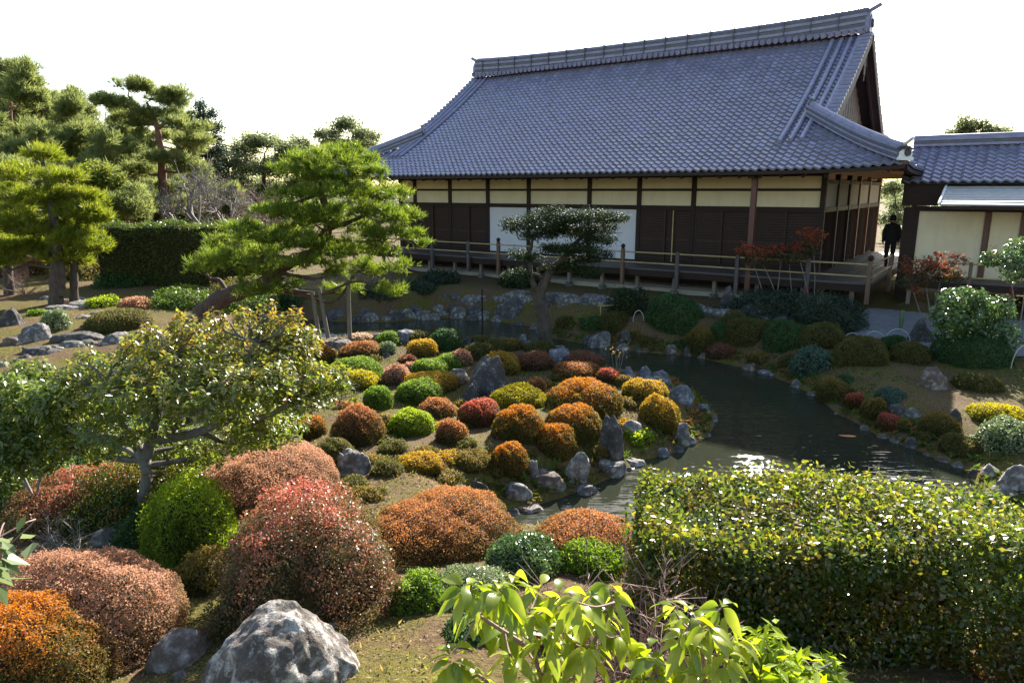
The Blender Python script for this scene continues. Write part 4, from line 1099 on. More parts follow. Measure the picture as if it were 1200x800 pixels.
mound('leafy_shrub', 24, 326, 64, 22, 'rust', 'low reddish brown shrub under the leaning pine at the left edge', 'shrub', GLS, 1.4, lump=.2, fuzz=.2)
mound('leafy_shrub', 98, 330, 60, 20, 'olive', 'low olive undergrowth behind the two lawn pine trunks', 'shrub', GLS, 1.4, lump=.2, fuzz=.2)
mound('leafy_shrub', 150, 338, 60, 14, 'dkgreen', 'dark low ground shrub in front of the tall dark hedge', 'shrub', GLS, 1.4, lump=.2, fuzz=.2)
mound('leafy_shrub', 290, 352, 70, 20, 'moss_olive', 'low shaded shrub under the leaning pine, behind its trunk', 'shrub', GLS, 1.4, lump=.2, fuzz=.2)
mound('leafy_shrub', 345, 362, 60, 18, 'dkgreen', 'dark shrub on the far shore under the leaning pine', 'shrub', GLS, 1.4, lump=.2, fuzz=.2)
mound('leafy_shrub', 445, 352, 50, 20, 'conifer_dark', 'dark shrub on the far shore left of the veranda end', 'shrub', GLS, 1.4, lump=.2, fuzz=.2)
mound('leafy_shrub', 610, 340, 46, 24, 'juniper', 'dark evergreen bush at the left foot of the gnarled juniper', 'shrub', GLS, 1.4, lump=.2, fuzz=.2)
mound('leafy_shrub', 700, 388, 40, 16, 'dkgreen', 'low dark green plants right of the juniper foot', 'shrub', GLS, 1.4, lump=.2, fuzz=.2)
edging([(0,432),(60,412),(130,404),(200,398),(260,392)], 16, (16,34), (.3,.5), ['rock_dark','rock_grey','rock_brown'], 'one of the dark stones edging the left channel behind the camellia', 'stones edging the left channel')
edging([(60,352),(110,356),(120,372),(112,390)], 9, (14,28), (.2,.32), ['rock_grey','rock_brown'], 'one of the small flat paving stones on the left lawn', 'flat stones on the left lawn')

mound('dwarf_pine', 285, 374, 80, 26, 'pine', 'low dark green pine shrub at the foot of the leaning trunk', 'shrub', None, 1.6, lump=.2, fuzz=.2)
for px, b, w_, k in [(430,590,40,'olive'),(410,575,36,'moss_olive'),(475,548,30,'olive'),(505,555,34,'rust'),(400,520,20,'moss_olive'),(365,545,40,'olive'),(560,575,22,'moss_olive'),(455,520,22,'moss_olive'),(500,535,24,'olive'),(580,500,18,'olive'),(545,505,18,'moss_olive'),(660,530,18,'moss_olive'),(700,455,18,'rust'),(640,455,18,'olive')]:
    mound('low_shrub', px, b, w_, w_*rngF.uniform(.42, .6), k, 'one of the small low shrubs filling gaps between the azalea mounds', 'shrub', 'small shrubs filling the azalea bed', 1.2, lump=.2, fuzz=.15)
for px, b, w_, k in [(860,385,26,'moss_olive'),(935,398,24,'dkgreen'),(985,430,22,'moss_olive'),(800,410,22,'dkgreen'),(760,408,24,'moss_olive'),(890,428,22,'olive'),(925,430,24,'moss_olive'),(990,452,22,'dkgreen'),(1085,520,22,'moss_olive'),(1060,506,20,'olive'),(745,400,20,'olive')]:
    mound('low_shrub', px, b, w_, w_*rngF.uniform(.5, .75), k, 'one of the small shrubs between the larger domes on the shaded far bank', 'shrub', 'small shrubs on the far bank', 1.2, lump=.15, fuzz=.1)
# ------------------------------------------------------------------ trees
def blob_pts(blobs, n, rng, shell=.55, flat_bottom=True):
    """points inside a set of ellipsoids (centre, radii), denser near their surface; with outward directions"""
    vol = np.array([(b[1][0]*b[1][1]*b[1][2])**.75 for b in blobs]); cnt = rng.multinomial(n, vol/vol.sum())
    P, N = [], []
    for (c, r), k in zip(blobs, cnt):
        d = rng.normal(size=(k, 3)); d /= np.linalg.norm(d, axis=1, keepdims=True)
        if flat_bottom: d[:, 2] = np.where(d[:, 2] < -.25, d[:, 2]*.35, d[:, 2])
        q = rng.uniform(0, 1, (k, 1))**.45
        q = shell*(.75+.25*q)+(1-shell)*q
        ph = rng.uniform(0, 6.28, 4)
        lf = 1+.20*np.sin(3.1*d[:, 0]+ph[0])*np.sin(4.2*d[:, 1]+ph[1])+.12*np.sin(9*d[:, 0]+ph[2])*np.sin(8*d[:, 1]+ph[3]+4*d[:, 2])
        P.append(np.array(c)+d*q*np.array(r)*lf[:, None]); N.append(d/np.array(r)*np.mean(r))
    return np.concatenate(P), np.concatenate(N)
def limbs(B, trunk, rads, blobs, rng, k=6, thin=.35, rmin=.01, per=1):
    trunk = np.asarray(trunk)
    for c, r in blobs:
        c = np.array(c)
        for m in range(per):
            e = c+(rng.normal(size=3)*np.array(r)*.35 if m else np.array([0, 0, -r[2]*.3]))
            w_ = np.linalg.norm((trunk-e)*np.array([1, 1, 1.6]), axis=1)+np.maximum(trunk[:, 2]-e[2], 0)*1.5
            i = int(np.argmin(w_)); a = trunk[i]; ln = np.linalg.norm(e-a)
            if ln < .05: continue
            mid = (a+e)/2+np.array([0, 0, -.08*ln])+rng.normal(size=3)*.09*ln
            mid2 = a*.25+e*.75+rng.normal(size=3)*.07*ln
            pts = smooth_path([a, mid, mid2, e], 4); r0 = max(rads[i]*thin, rmin*1.5)
            B.tube(pts, np.linspace(r0, rmin, len(pts)), k)
            for _ in range(4):
                j = rng.integers(len(pts)//2, len(pts)); f = c+rng.normal(size=3)*np.array(r)*.55
                B.tube(smooth_path([pts[j], (pts[j]+f)/2+rng.normal(size=3)*.05, f], 3), np.linspace(rmin, rmin*.5, 7), 4, cap=False)
def tree(name, label, trunk_px, r0, r1, pads, Y, leafm, barkm, style, density, group=None, depthk=.9, seed=0, cat='tree', leafpx=3.2, extra_trunks=(), per=1, base_ground=True):
    """trunk_px: (x, y[, dY]) photo directions at distance Y; pads: (x, y, width, height[, dY])"""
    SEED[0] += 1; rng = np.random.default_rng(SEED[0]+seed)
    def pt(q): return at(q[0], q[1], Y+(q[2] if len(q) > 2 else 0))
    paths = []
    for tp, ra, rb in [(trunk_px, r0, r1)]+list(extra_trunks):
        P = [pt(q) for q in tp]
        if base_ground: P[0][2] = tz(P[0][0], P[0][1])-.05 if (ra, rb) == (r0, r1) and tp is trunk_px else P[0][2]
        P = smooth_path(P, 6); paths.append((P, np.linspace(ra, rb, len(P))))
    base = paths[0][0][0].copy()
    root = empty(name, base)
    tag(root, label, cat, group)
    blobs = []; small = []
    for q in pads:
        c = at(q[0], q[1], Y+(q[4] if len(q) > 4 else 0)); m = pxm(c); rw, rh = q[2]*m/2, q[3]*m/2
        if style == 'round': blobs.append((c-base, (rw, rw*depthk, rh))); continue
        blobs.append((c-base, (rw*.72, rw*depthk*.72, rh*.66)))
        for _ in range(4):
            a = rng.uniform(0, 6.28); e = np.array([math.cos(a)*rw*.62, math.sin(a)*rw*depthk*.62, rng.uniform(-.35, .45)*rh]); k = rng.uniform(.32, .52)
            small.append((c-base+e, (rw*k, rw*k*depthk, rh*rng.uniform(.5, .75))))
    B = Buf()
    allp = np.concatenate([p for p, _ in paths])-base; allr = np.concatenate([r for _, r in paths])
    for P, rr in paths:
        wig = 1+.10*np.sin(np.arange(len(P))*1.9)
        B.tube(P-base, rr*wig, 9)
    limbs(B, allp, allr, blobs, rng, per=per, rmin=max(.008, .45*pxm(base)))
    B.build('trunk', M[barkm], root)
    blobs = blobs+small; m = pxm(at(600, 300, Y)); B = Buf()
    n = int(density)
    if style == 'pine':
        P, N = blob_pts(blobs, n//9, rng, .55)
        P = np.repeat(P, 9, 0); N = np.repeat(N, 9, 0); E_ = rng.normal(size=P.shape)*np.array([1, 1, .62]); P = P+E_*leafpx*m*.95
        D = N*.4+E_*.35+np.array([0, 0, .65])+rng.normal(size=N.shape)*.2
        D /= np.linalg.norm(D, axis=1, keepdims=True)
        B.needles(P, D, leafpx*m*2.2, max(.006, .85*m), 8, .5, rng)
    else:
        P, N = blob_pts(blobs, n, rng, .5, style != 'round')
        # leaves sit in small clusters
        k = 5; P = np.repeat(P, k, 0)+rng.normal(size=(len(P)*k, 3))*leafpx*m*.9; N = np.repeat(N, k, 0)
        ln = leafpx*m*rng.uniform(.7, 1.3, len(P))
        B.leaves(P, N*.5+np.array([0, 0, .5])+rng.normal(size=P.shape)*.75, ln, ln*.55, rng, droop=.1)
    B.build('foliage', L[leafm], root)
    return root
def auto_pads(x, ytop, ybot, w, n, rng, wtop=.35, hpx=18, dz=1.5):
    out = []
    for i in range(n):
        f = (i+.5)/n; y = ytop+(ybot-ytop)*f; ww = w*(wtop+(1-wtop)*f**.8)
        out.append((x+rng.uniform(-.32, .32)*ww, y+rng.uniform(-4, 4), ww*rng.uniform(.45, .7), hpx*rng.uniform(.8, 1.3), rng.uniform(-dz, dz)))
    return out
G_ = 'background pines on the left'
rngT = np.random.default_rng(5)
# the big leaning pine by the channel
tree('pine_tree', 'large spreading pine with a long leaning trunk propped over the channel',
 [(218,378),(250,356),(285,340),(306,334),(326,316),(345,304),(366,297),(380,280),(386,255),(378,230),(380,205),(388,186)], .24, .05,
 [(385,183,105,30,0),(345,197,62,20,.3),(425,201,56,22,-.2),(402,214,96,20,.2),(350,226,74,22,0),(452,228,74,28,.2),(318,246,82,22,-.3),(388,246,74,18,.5),
  (466,254,50,26,0),(282,268,66,22,-.2),(340,271,76,20,.3),(436,272,66,24,-.4),(256,299,58,24,-.5),(310,295,66,22,.2),(365,306,58,20,-.5),(422,311,62,22,.3),
  (462,296,46,24,0),(345,331,52,18,-.4),(400,338,44,16,.3),(478,275,36,20,.1),(350,285,90,34,-.7),(300,275,80,30,-.6),(390,225,90,34,-.6),(440,250,70,36,-.5),(330,310,70,26,-.8),(420,295,80,34,-.6),(360,250,90,30,-.7),(270,305,70,30,-.7),(300,340,60,24,-.5),(455,275,60,36,-.5),(395,320,60,24,-.7),(365,200,90,28,-.4),(420,190,60,22,.4),(300,318,50,16,-.3),(445,322,40,20,.3),(420,228,60,24,.5),(370,262,60,22,-.6),(465,312,46,26,.2),(400,292,60,20,.6),(275,284,60,22,.6),(330,315,60,18,.7),(240,312,40,18,.2),(455,342,44,22,-.2),(490,290,24,20,.2),(370,200,80,20,.7),(360,190,50,16,-.6),(415,262,56,20,.7)], 16.8, 'pine_lean', 'bark_pine', 'pine', 9800,
 extra_trunks=[([(366,297),(340,303),(318,300),(296,302)], .10, .04), ([(384,268),(415,258),(448,240)], .07, .03), ([(380,280),(410,284),(445,282)], .08, .03), ([(380,226),(350,236),(318,250)], .05, .02)], leafpx=3.4)
for x0, y0, x1, y1, lab in ((374,338,385,390,'grey wooden prop pole, the slanting one under the leaning pine'), (408,326,409,382,'grey upright wooden prop pole standing in the channel under the pine'), (366,342,374,388,'thin grey prop pole left of the slanting one')):
    a = at(x0, y0, 16.6); b = at(x1, y1, 16.4); b[2] = min(b[2], max(tz(b[0], b[1]), -.2)-.05)
    B = Buf(); B.tube([b, a], [.055, .045], 8); o = B.build('prop_pole', M['prop_wood']); tag(o, lab, 'pole', 'wooden props of the leaning pine')
# gnarled juniper in front of the hall
tree('juniper_tree', 'gnarled dark juniper with flat layered pads in front of the white screens',
 [(641,392),(637,372),(632,352),(637,334),(645,318),(658,305),(672,288),(690,268)], .20, .03,
 [(618,262,62,20,0),(650,258,76,22,.2),(690,256,92,26,-.1),(718,256,46,14,.1),(665,270,84,22,.3),(640,266,60,18,-.3),(676,292,64,20,-.2),(700,270,60,20,.2),(636,276,56,14,-.3),(694,282,56,20,.1),(662,292,60,16,-.2),
  (704,298,34,14,.1),(618,300,46,20,0),(600,268,26,10,.1),(680,304,56,14,.3),(610,322,46,20,-.1),(660,312,64,16,.2),(690,318,50,14,.0),(645,246,40,10,.2)], 17.3, 'juniper', 'bark_dark', 'leaf', 8500,
 extra_trunks=[([(634,350),(624,330),(621,308),(624,280)], .09, .03), ([(640,330),(630,322),(612,322)], .06, .02)], leafpx=2.3)
# left hand bright pines on the lawn
tree('pine_tree', 'bright green pine with a thick dark trunk on the left lawn', [(64,346),(66,320),(68,290),(62,250),(55,215),(50,190)], .20, .05,
 [(50,180,60,22,0),(20,205,70,24,.4),(75,208,64,24,-.3),(40,232,90,26,.2),(85,248,60,26,0),(10,258,70,26,-.4),(50,268,90,26,.3),(92,282,56,26,-.2),(25,290,80,26,.4),(70,300,70,22,.1),(5,308,50,18,0)], 20.5,
 'pine_bright', 'bark_dark', 'pine', 6500, 'pines on the left lawn', leafpx=3.4, extra_trunks=[([(72,346),(73,322),(70,296)], .12, .08)])
tree('pine_tree', 'slim pine right beside the thick trunked one on the left lawn', [(86,348),(87,320),(88,290),(92,260),(95,235)], .13, .04,
 [(95,230,50,20,0),(80,246,50,20,.3),(110,256,40,22,-.2),(92,274,56,22,.1),(108,290,44,20,-.3),(84,306,40,16,.3)], 20.9, 'pine_bright', 'bark_dark', 'pine', 2800, 'pines on the left lawn', leafpx=3.4)
tree('pine_tree', 'pine cut by the left edge, its dark trunk leaning over the lawn', [(10,338),(8,300),(4,262),(-8,230)], .16, .04,
 [(-10,226,70,26,0),(12,246,50,22,.3),(-14,268,80,26,0),(10,285,56,20,-.3)], 22.5, 'pine_bright', 'bark_dark', 'pine', 2400, 'pines on the left lawn', leafpx=3.4)
# tall pine with the red trunk
tree('pine_tree', 'tall red trunked pine with open layered crown behind the tall dark hedge', [(201,268),(196,245),(191,215),(189,185),(186,158),(180,138),(172,120)], .30, .06,
 [(150,100,52,22,0),(195,112,52,20,.5),(140,122,52,18,-.5),(186,134,64,18,0),(205,120,40,14,.4),(150,142,64,20,.6),(218,148,52,18,-.5),(185,160,60,16,.8),(150,172,64,20,-.6),(228,168,44,18,.3),
  (198,186,60,16,-.8),(160,200,60,18,.6),(225,196,50,18,.2),(150,225,60,20,0),(210,222,50,16,.6),(176,242,56,16,-.6)], 36, 'pine_far', 'bark_red', 'pine', 6500, G_, leafpx=3.0,
 extra_trunks=[([(186,150),(200,138),(214,124)], .10, .04), ([(180,138),(165,128),(150,112)], .10, .04)])
spec = [(14,66,250,100,40,20,'dark tall pine at the top left corner, the highest of the wood'), (80,108,262,70,38,15,'slender pine with a thin leaning top between the corner pine and the red trunked one'),
 (50,112,270,110,43,20,'middle sized pine behind the two left lawn pines'), (118,160,300,76,33,15,'lower pine left of the red trunked one'), (-14,130,270,70,36,12,'pine cut by the left picture edge above the lawn'),
 (30,92,270,84,48,16,'broad pine standing behind the dark corner pine'),(104,150,290,80,37,13,'bushy pine in the middle of the wood, left of the red trunked one'),(160,190,300,84,46,11,'low bushy pine filling behind the red trunked trunk'),
 (222,205,300,70,46,9,'low pine right of the red trunk, behind the bare trees'),(66,190,300,80,30,10,'low pine behind the lawn pines, beside the yellow green tree'),(20,200,310,80,27,10,'low dense pine behind the thick trunked lawn pine'),(265,225,300,60,50,7,'lowest pine of the wood, right behind the hedge end'),(145,215,285,70,31,8,'young pine right behind the tall dark hedge')]
for x, y0, y1, w_, Y, n, lab in spec:
    tree('pine_tree', lab, [(x+2,y1),(x+3,(y0+y1)/2+20),(x-2,(y0+y1)/2-20),(x,y0+8)], .26, .05, auto_pads(x, y0+6, y1-30, w_, n, rngT, .5, 30, 2.2), Y, 'pine_far', 'bark_red', 'pine', 420*n, G_, leafpx=3.2)
tree('broadleaf_tree', 'yellow green leafy tree between the lawn pines and the red trunked pine', [(125,300),(126,260),(122,225)], .14, .04,
 [(108,205,50,40,0),(130,222,44,36,.5),(112,240,60,40,-.4),(140,245,36,30,.3),(120,268,60,36,0)], 30, 'broad_yellow', 'bark_grey', 'leaf', 2600, leafpx=3.4)
tree('conifer_tree', 'dark narrow conifer rising right behind the red trunked pine', [(245,262),(243,200),(238,125)], .3, .04, [(236,124,16,14),(240,136,30,18),(246,150,36,18),(240,164,44,20),(250,178,46,20),(244,196,50,24),(252,218,52,28),(246,240,54,28)], 55, 'conifer_dark', 'bark_dark', 'leaf', 3000, leafpx=2.6)
BT = 'rounded evergreen trees far behind'
tree('evergreen_tree', 'rounded dark evergreen above the bare trees', [(308,262),(309,220),(310,180)], .3, .06, [(312,166,50,26,0),(292,178,40,28,1),(334,180,42,26,-1),(310,196,76,34,0),(300,222,70,36,1)], 60, 'broad_far', 'bark_dark', 'leaf', 3600, BT, leafpx=2.8)
tree('evergreen_tree', 'open topped evergreen showing above the leaning pine', [(410,260),(410,215),(409,165)], .3, .06, [(408,146,44,16,0),(388,158,40,16,1),(430,158,40,18,-1),(410,170,66,20,0),(405,195,70,30,0)], 58, 'broad_far', 'bark_dark', 'leaf', 2600, BT, leafpx=2.8)
tree('evergreen_tree', 'small evergreen between the rounded one and the open topped one', [(355,262),(355,220),(352,180)], .3, .06, [(350,166,26,12,0),(362,178,40,18,1),(345,190,50,24,-1),(360,214,60,34,0)], 62, 'broad_far', 'bark_dark', 'leaf', 2300, BT, leafpx=2.8)
tree('evergreen_tree', 'low dark evergreen left of the bare tree', [(268,262),(268,230),(268,205)], .25, .06, [(270,190,40,26,0),(262,215,60,36,0),(280,238,60,34,1)], 57, 'broad_far', 'bark_dark', 'leaf', 2200, BT, leafpx=2.8)
tree('evergreen_tree', 'round green tree top behind the corridor roof at the right', [(1140,300),(1141,220),(1142,170)], .3, .06, [(1142,147,40,20,0),(1124,156,34,18,.6),(1162,156,38,16,-.6),(1142,168,76,26,0)], 45, 'broad_far', 'bark_dark', 'leaf', 1600, None, leafpx=3)
tree('evergreen_tree', 'green tree seen through the gap between hall and corridor', [(1050,300),(1050,260),(1049,232)], .12, .04, [(1047,222,34,22,0),(1056,240,34,22,.5),(1044,256,36,22,-.4),(1052,276,36,22,.2)], 47, 'broad_far', 'bark_dark', 'leaf', 900, None, leafpx=3.2)
def bare_tree(name, label, px, ybase, ytop, Y, spread, seed, m='twig_grey', group=None, levels=5):
    rng = np.random.default_rng(seed); b = at(px, ybase, Y); b[2] = tz(b[0], b[1])-.05
    H = at(px, ytop, Y)[2]-b[2]; root = empty(name, b); tag(root, label, 'tree', group)
    B = Buf(); T = Buf(); rm = .2*pxm(b)
    def grow(p, d, ln, r, lev):
        n = 4; pts = [p]
        for i in range(n):
            d = d+rng.normal(size=3)*.13+np.array([0,0,.03]); d /= np.linalg.norm(d); pts.append(pts[-1]+d*ln/n)
        (B if lev > levels-3 else T).tube(pts, np.linspace(r, max(r*.6, rm*.7), n+1), 6 if lev > 2 else 4, cap=False)
        if lev == 0: return
        for _ in range(3 if lev > 1 else 4):
            nd = d+rng.normal(size=3)*spread; nd /= np.linalg.norm(nd)
            grow(pts[rng.integers(2, n+1)], nd, ln*rng.uniform(.55, .8), max(r*.58, rm*.7), lev-1)
    for k in range(3):
        d0 = np.array([rng.uniform(-.5, .5), rng.uniform(-.4, .4), 1.]); grow(np.zeros(3), d0/np.linalg.norm(d0), H*.36, .035*H**.8, levels)
    B.build('trunk', M[m], root); T.build('twigs', M[m], root)
    return root
belt = [(0,75,44,120,22,'broad pine at the left edge, behind the dark corner pine'),(70,104,47,90,17,'pine behind the slender leaning one'),(96,128,41,80,15,'pine between the slender one and the red trunked pine'),
 (150,120,52,80,16,'pine just behind the crown of the red trunked pine'),(215,140,52,80,15,'pine right behind the red trunked crown, left of the narrow conifer'),(180,180,50,100,12,'wide low pine behind the red trunk'),(40,150,33,110,16,'dense pine above the thick trunked lawn pine'),
 (110,190,34,90,11,'dense low pine left of the yellow green leafy tree'),(0,170,30,90,14,'dense pine right at the left edge above the lawn')]
for x, y0, Y, w_, n, lab in belt:
    tree('pine_tree', lab, [(x+2,282),(x+3,y0+110),(x-2,y0+60),(x,y0+8)], .26, .05, auto_pads(x, y0+6, 262, w_, n, rngT, .42, 34, 2.6), Y, 'pine_far', 'bark_red', 'pine', 440*n, G_, leafpx=3.0)
bare_tree('bare_tree', 'leafless grey tree with fine spreading twigs behind the hedge', 235, 268, 172, 34, .55, 3)
bare_tree('bare_tree', 'second leafless grey tree, right of the first, crossing the evergreens', 272, 268, 178, 38, .5, 8)
bare_tree('bare_tree', 'thin leafless tree between the corner pines and the red trunked pine', 112, 250, 108, 48, .4, 21)
bare_tree('bare_tree', 'reddish brown leafless bush left behind the leaning pine', 303, 266, 205, 33, .6, 14, 'twig')
def distant_wood():
    rng = np.random.default_rng(9); blobs = []
    for k in range(170):
        x = rng.uniform(-260, 560); Y = rng.uniform(70, 100); top = (190 if 60 < x < 350 else 205)+rng.uniform(-14, 14)+8*math.sin(x*.05)
        c = at(x, rng.uniform(top+10, 262), Y); m = pxm(c); r = rng.uniform(22, 40)*m; blobs.append((c, (r, r, r*.6)))
    for k in range(50):
        x = rng.uniform(1000, 1500); Y = rng.uniform(70, 90); c = at(x, rng.uniform(205, 262), Y); m = pxm(c); r = rng.uniform(22, 40)*m; blobs.append((c, (r, r, r*.6)))
    P, N = blob_pts(blobs, 60000, rng, .5); m = pxm(at(600, 240, 85)); ln = 3.6*m*rng.uniform(.7, 1.3, len(P)); B = Buf()
    B.leaves(P, N*.5+np.array([0,0,.5])+rng.normal(size=P.shape)*.75, ln, ln*.6, rng)
    tag(B.build('distant_wood', L['broad_far']), kind='stuff')
distant_wood()
# dark clipped hedge at the back left
def hedge(name, label, a, b, depth, z0, z1, leaf, kind, n, rng, corner=.06, m2=None, group=None, topk=1.6, wid=.55):
    """a clipped hedge along the line a-b, depth metres thick behind it"""
    a = np.array(a, float); b = np.array(b, float); d = b-a; ln = np.linalg.norm(d); d /= ln; nn = np.array([-d[1], d[0]])
    if nn[1] < 0: nn = -nn
    H = z1-z0; root = empty(name, (*((a+b)/2), z0)); tag(root, label, 'hedge', group)
    areas = np.array([ln*H, ln*H*.4, ln*depth*topk, depth*H, depth*H]); cnt = (n*areas/areas.sum()).astype(int)
    P, N = [], []
    for f, c in enumerate(cnt):
        u, v = rng.uniform(0, 1, c), rng.uniform(0, 1, c)
        if f < 2: p = np.stack([u*ln, np.full(c, 0 if f == 0 else depth), v*H], -1); q = np.array([0, -1 if f == 0 else 1, 0])
        elif f == 2: p = np.stack([u*ln, v*depth, np.full(c, H)], -1); q = np.array([0, 0, 1])
        else: p = np.stack([np.full(c, 0 if f == 3 else ln), u*depth, v*H], -1); q = np.array([-1 if f == 3 else 1, 0, 0])
        wob = .075*np.sin(p[:, 0]*2.3+p[:, 2]*3+p[:, 1]*2)+.055*np.sin(p[:, 0]*6.1+p[:, 1]*5)*np.sin(p[:, 2]*6+1)
        p = p+q*(wob[:, None]-np.abs(rng.normal(size=(c, 1)))*.055+ (rng.uniform(size=(c, 1)) > .88)*rng.uniform(0, .13, (c, 1)))+rng.normal(size=p.shape)*leaf*.3
        ed = np.minimum(p[:, 1], depth-p[:, 1]); rd = .22*H; zz = np.clip((p[:, 2]-(H-rd))/rd, 0, 1)
        if f == 2: p[:, 2] -= .5*rd*np.clip(1-ed/rd, 0, 1)**2
        else: p[:, 1] += np.sign(depth/2-p[:, 1])*.5*rd*zz**2*(f < 2)
        P.append(p); N.append(np.broadcast_to(q, p.shape).astype(float))
    P = np.concatenate(P); N = np.concatenate(N)
    # a few inner leaves
    inn = rng.uniform(0, 1, (n//5, 3))*np.array([ln, depth, H]); P = np.concatenate([P, inn]); N = np.concatenate([N, np.tile([0, 0, 1.], (n//5, 1))])
    o = (a-(a+b)/2)
    def world(p): return np.stack([o[0]+p[:, 0]*d[0]+p[:, 1]*nn[0], o[1]+p[:, 0]*d[1]+p[:, 1]*nn[1], p[:, 2]], -1)
    W = world(P); Nw = np.stack([N[:, 0]*d[0]+N[:, 1]*nn[0], N[:, 0]*d[1]+N[:, 1]*nn[1], N[:, 2]], -1)
    B = Buf(); lf = leaf*rng.uniform(.7, 1.3, len(W))
    B.leaves(W, Nw*.7+np.array([0, 0, .35])+rng.normal(size=W.shape)*.8, lf, lf*wid, rng)
    B.build('foliage', L[kind], root)
    B = Buf()
    for k in range(max(4, int(ln*5))):
        p = np.array([[rng.uniform(.1, ln-.1), rng.uniform(.2, .8)*depth, -.05]]); q = p+np.array([[rng.normal()*.12, rng.normal()*.1, H*.5]]); e = q+np.array([[rng.normal()*.2, rng.normal()*.15, H*.4]])
        B.tube(np.concatenate([world(p), world(q), world(e)]), [.016, .011, .005], 5)
        for _ in range(5):
            j = p+(q-p)*rng.uniform(.3, 1); e2 = j+rng.normal(size=(1, 3))*np.array([.2, .15, .1])+np.array([[0, 0, H*.3]])
            B.tube(np.concatenate([world(j), world(e2)]), [.007, .003], 4, cap=False)
    B.build('stems', M['twig_grey'], root)
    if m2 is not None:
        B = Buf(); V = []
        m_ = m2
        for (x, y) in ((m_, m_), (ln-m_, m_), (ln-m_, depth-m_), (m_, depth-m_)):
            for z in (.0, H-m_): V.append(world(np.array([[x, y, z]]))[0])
        B.add(V, [(1,3,5,7),(0,2,3,1),(2,4,5,3),(4,6,7,5),(6,0,1,7)]); B.build('inner_core_box', M['core'], root)  # solid core box added inside to block light and darken the faces
    return root
rngH = np.random.default_rng(77)
ga = at(112, 335, 24.5); gb = at(300, 335, 24.5)
hedge('clipped_hedge', 'tall dark clipped hedge at the back of the left lawn', ga[:2], gb[:2], 1.6, .72, at(112, 263, 24.5)[2], .075, 'hedge_dark', 20000, rngH, m2=.14)
# near hedge at the right
fa = atz(757, 634, 1.98)[:2]; fb = atz(1300, 668, 1.98)[:2]
zb = min(tz(*fa), tz(*fb))-.03
hedge('clipped_hedge', 'broad glossy green hedge with bronze tips in the right foreground', fa, fb, 1.22, zb, 1.98, .038, 'hedge', 58000, rngH, topk=1.5, m2=.46)

# ------------------------------------------------------------------ loose shrubs made of stems and leaf clusters
def bush(name, label, Y, stems_px, pads, kind, n, leafpx, barkm='twig_grey', cat='shrub', group=None, cluster=6, r0=.02, wid=.5, up=.5, droop=.12, depthk=.9, min_leaf=.02, berries=None, per=2, spreadk=1.0):
    SEED[0] += 1; rng = np.random.default_rng(SEED[0])
    paths = [smooth_path([at(q[0], q[1], Y+(q[2] if len(q) > 2 else 0)) for q in st], 5) for st in stems_px]
    b = paths[0][0].copy(); b[2] = tz(b[0], b[1])-.03
    for p, st in zip(paths, stems_px):
        if abs(st[0][1]-stems_px[0][0][1]) < 12: p[0][2] = min(p[0][2], tz(p[0][0], p[0][1])-.03)
    root = empty(name, b); tag(root, label, cat, group)
    blobs = []
    for q in pads:
        c = at(q[0], q[1], Y+(q[4] if len(q) > 4 else 0)); m = pxm(c); blobs.append((c-b, (q[2]*m/2, q[2]*m/2*depthk, q[3]*m/2)))
    B = Buf(); rr = []
    for p in paths:
        r = np.linspace(r0, r0*.4, len(p)); rr.append(r); B.tube(p-b, r, 7)
    limbs(B, np.concatenate(paths)-b, np.concatenate(rr), blobs, rng, 5, .6, max(.003, .25*pxm(b)), per=per)
    B.build('stems', M[barkm], root)
    m = pxm(at(600, 450, Y)); lf = max(min_leaf, leafpx*m)
    P, N = blob_pts(blobs, n, rng, .45, False)
    D = N*.6+np.array([0, 0, up])+rng.normal(size=N.shape)*.4; D /= np.linalg.norm(D, axis=1, keepdims=True)
    P = np.repeat(P, cluster, 0); D = np.repeat(D, cluster, 0)
    Aa = rng.normal(size=P.shape); Aa -= D*(Aa*D).sum(1, keepdims=True)*.55; Aa /= np.linalg.norm(Aa, axis=1, keepdims=True)
    P = P+Aa*lf*.5*spreadk+rng.normal(size=P.shape)*lf*.25; ln = lf*rng.uniform(.65, 1.25, len(P))
    B = Buf(); B.leaves(P, D+rng.normal(size=P.shape)*.45, ln, ln*wid, rng, A=Aa, droop=droop); B.build('foliage', L[kind], root)
    if berries:
        B = Buf()
        for x, y, k in berries:
            for _ in range(k):
                c = at(x+rng.normal()*4, y+rng.normal()*4, Y-.2)-b; r = .8*pxm(b); bmv = c+np.array([(0,0,r),(r,0,0),(0,r,0),(-r,0,0),(0,-r,0),(0,0,-r)])
                B.add(bmv, [(0,1,2),(0,2,3),(0,3,4),(0,4,1),(5,2,1),(5,3,2),(5,4,3),(5,1,4)])
        k_ = B.build('berries', L['berry'], root); k_['kind'] = 'stuff'
    return root
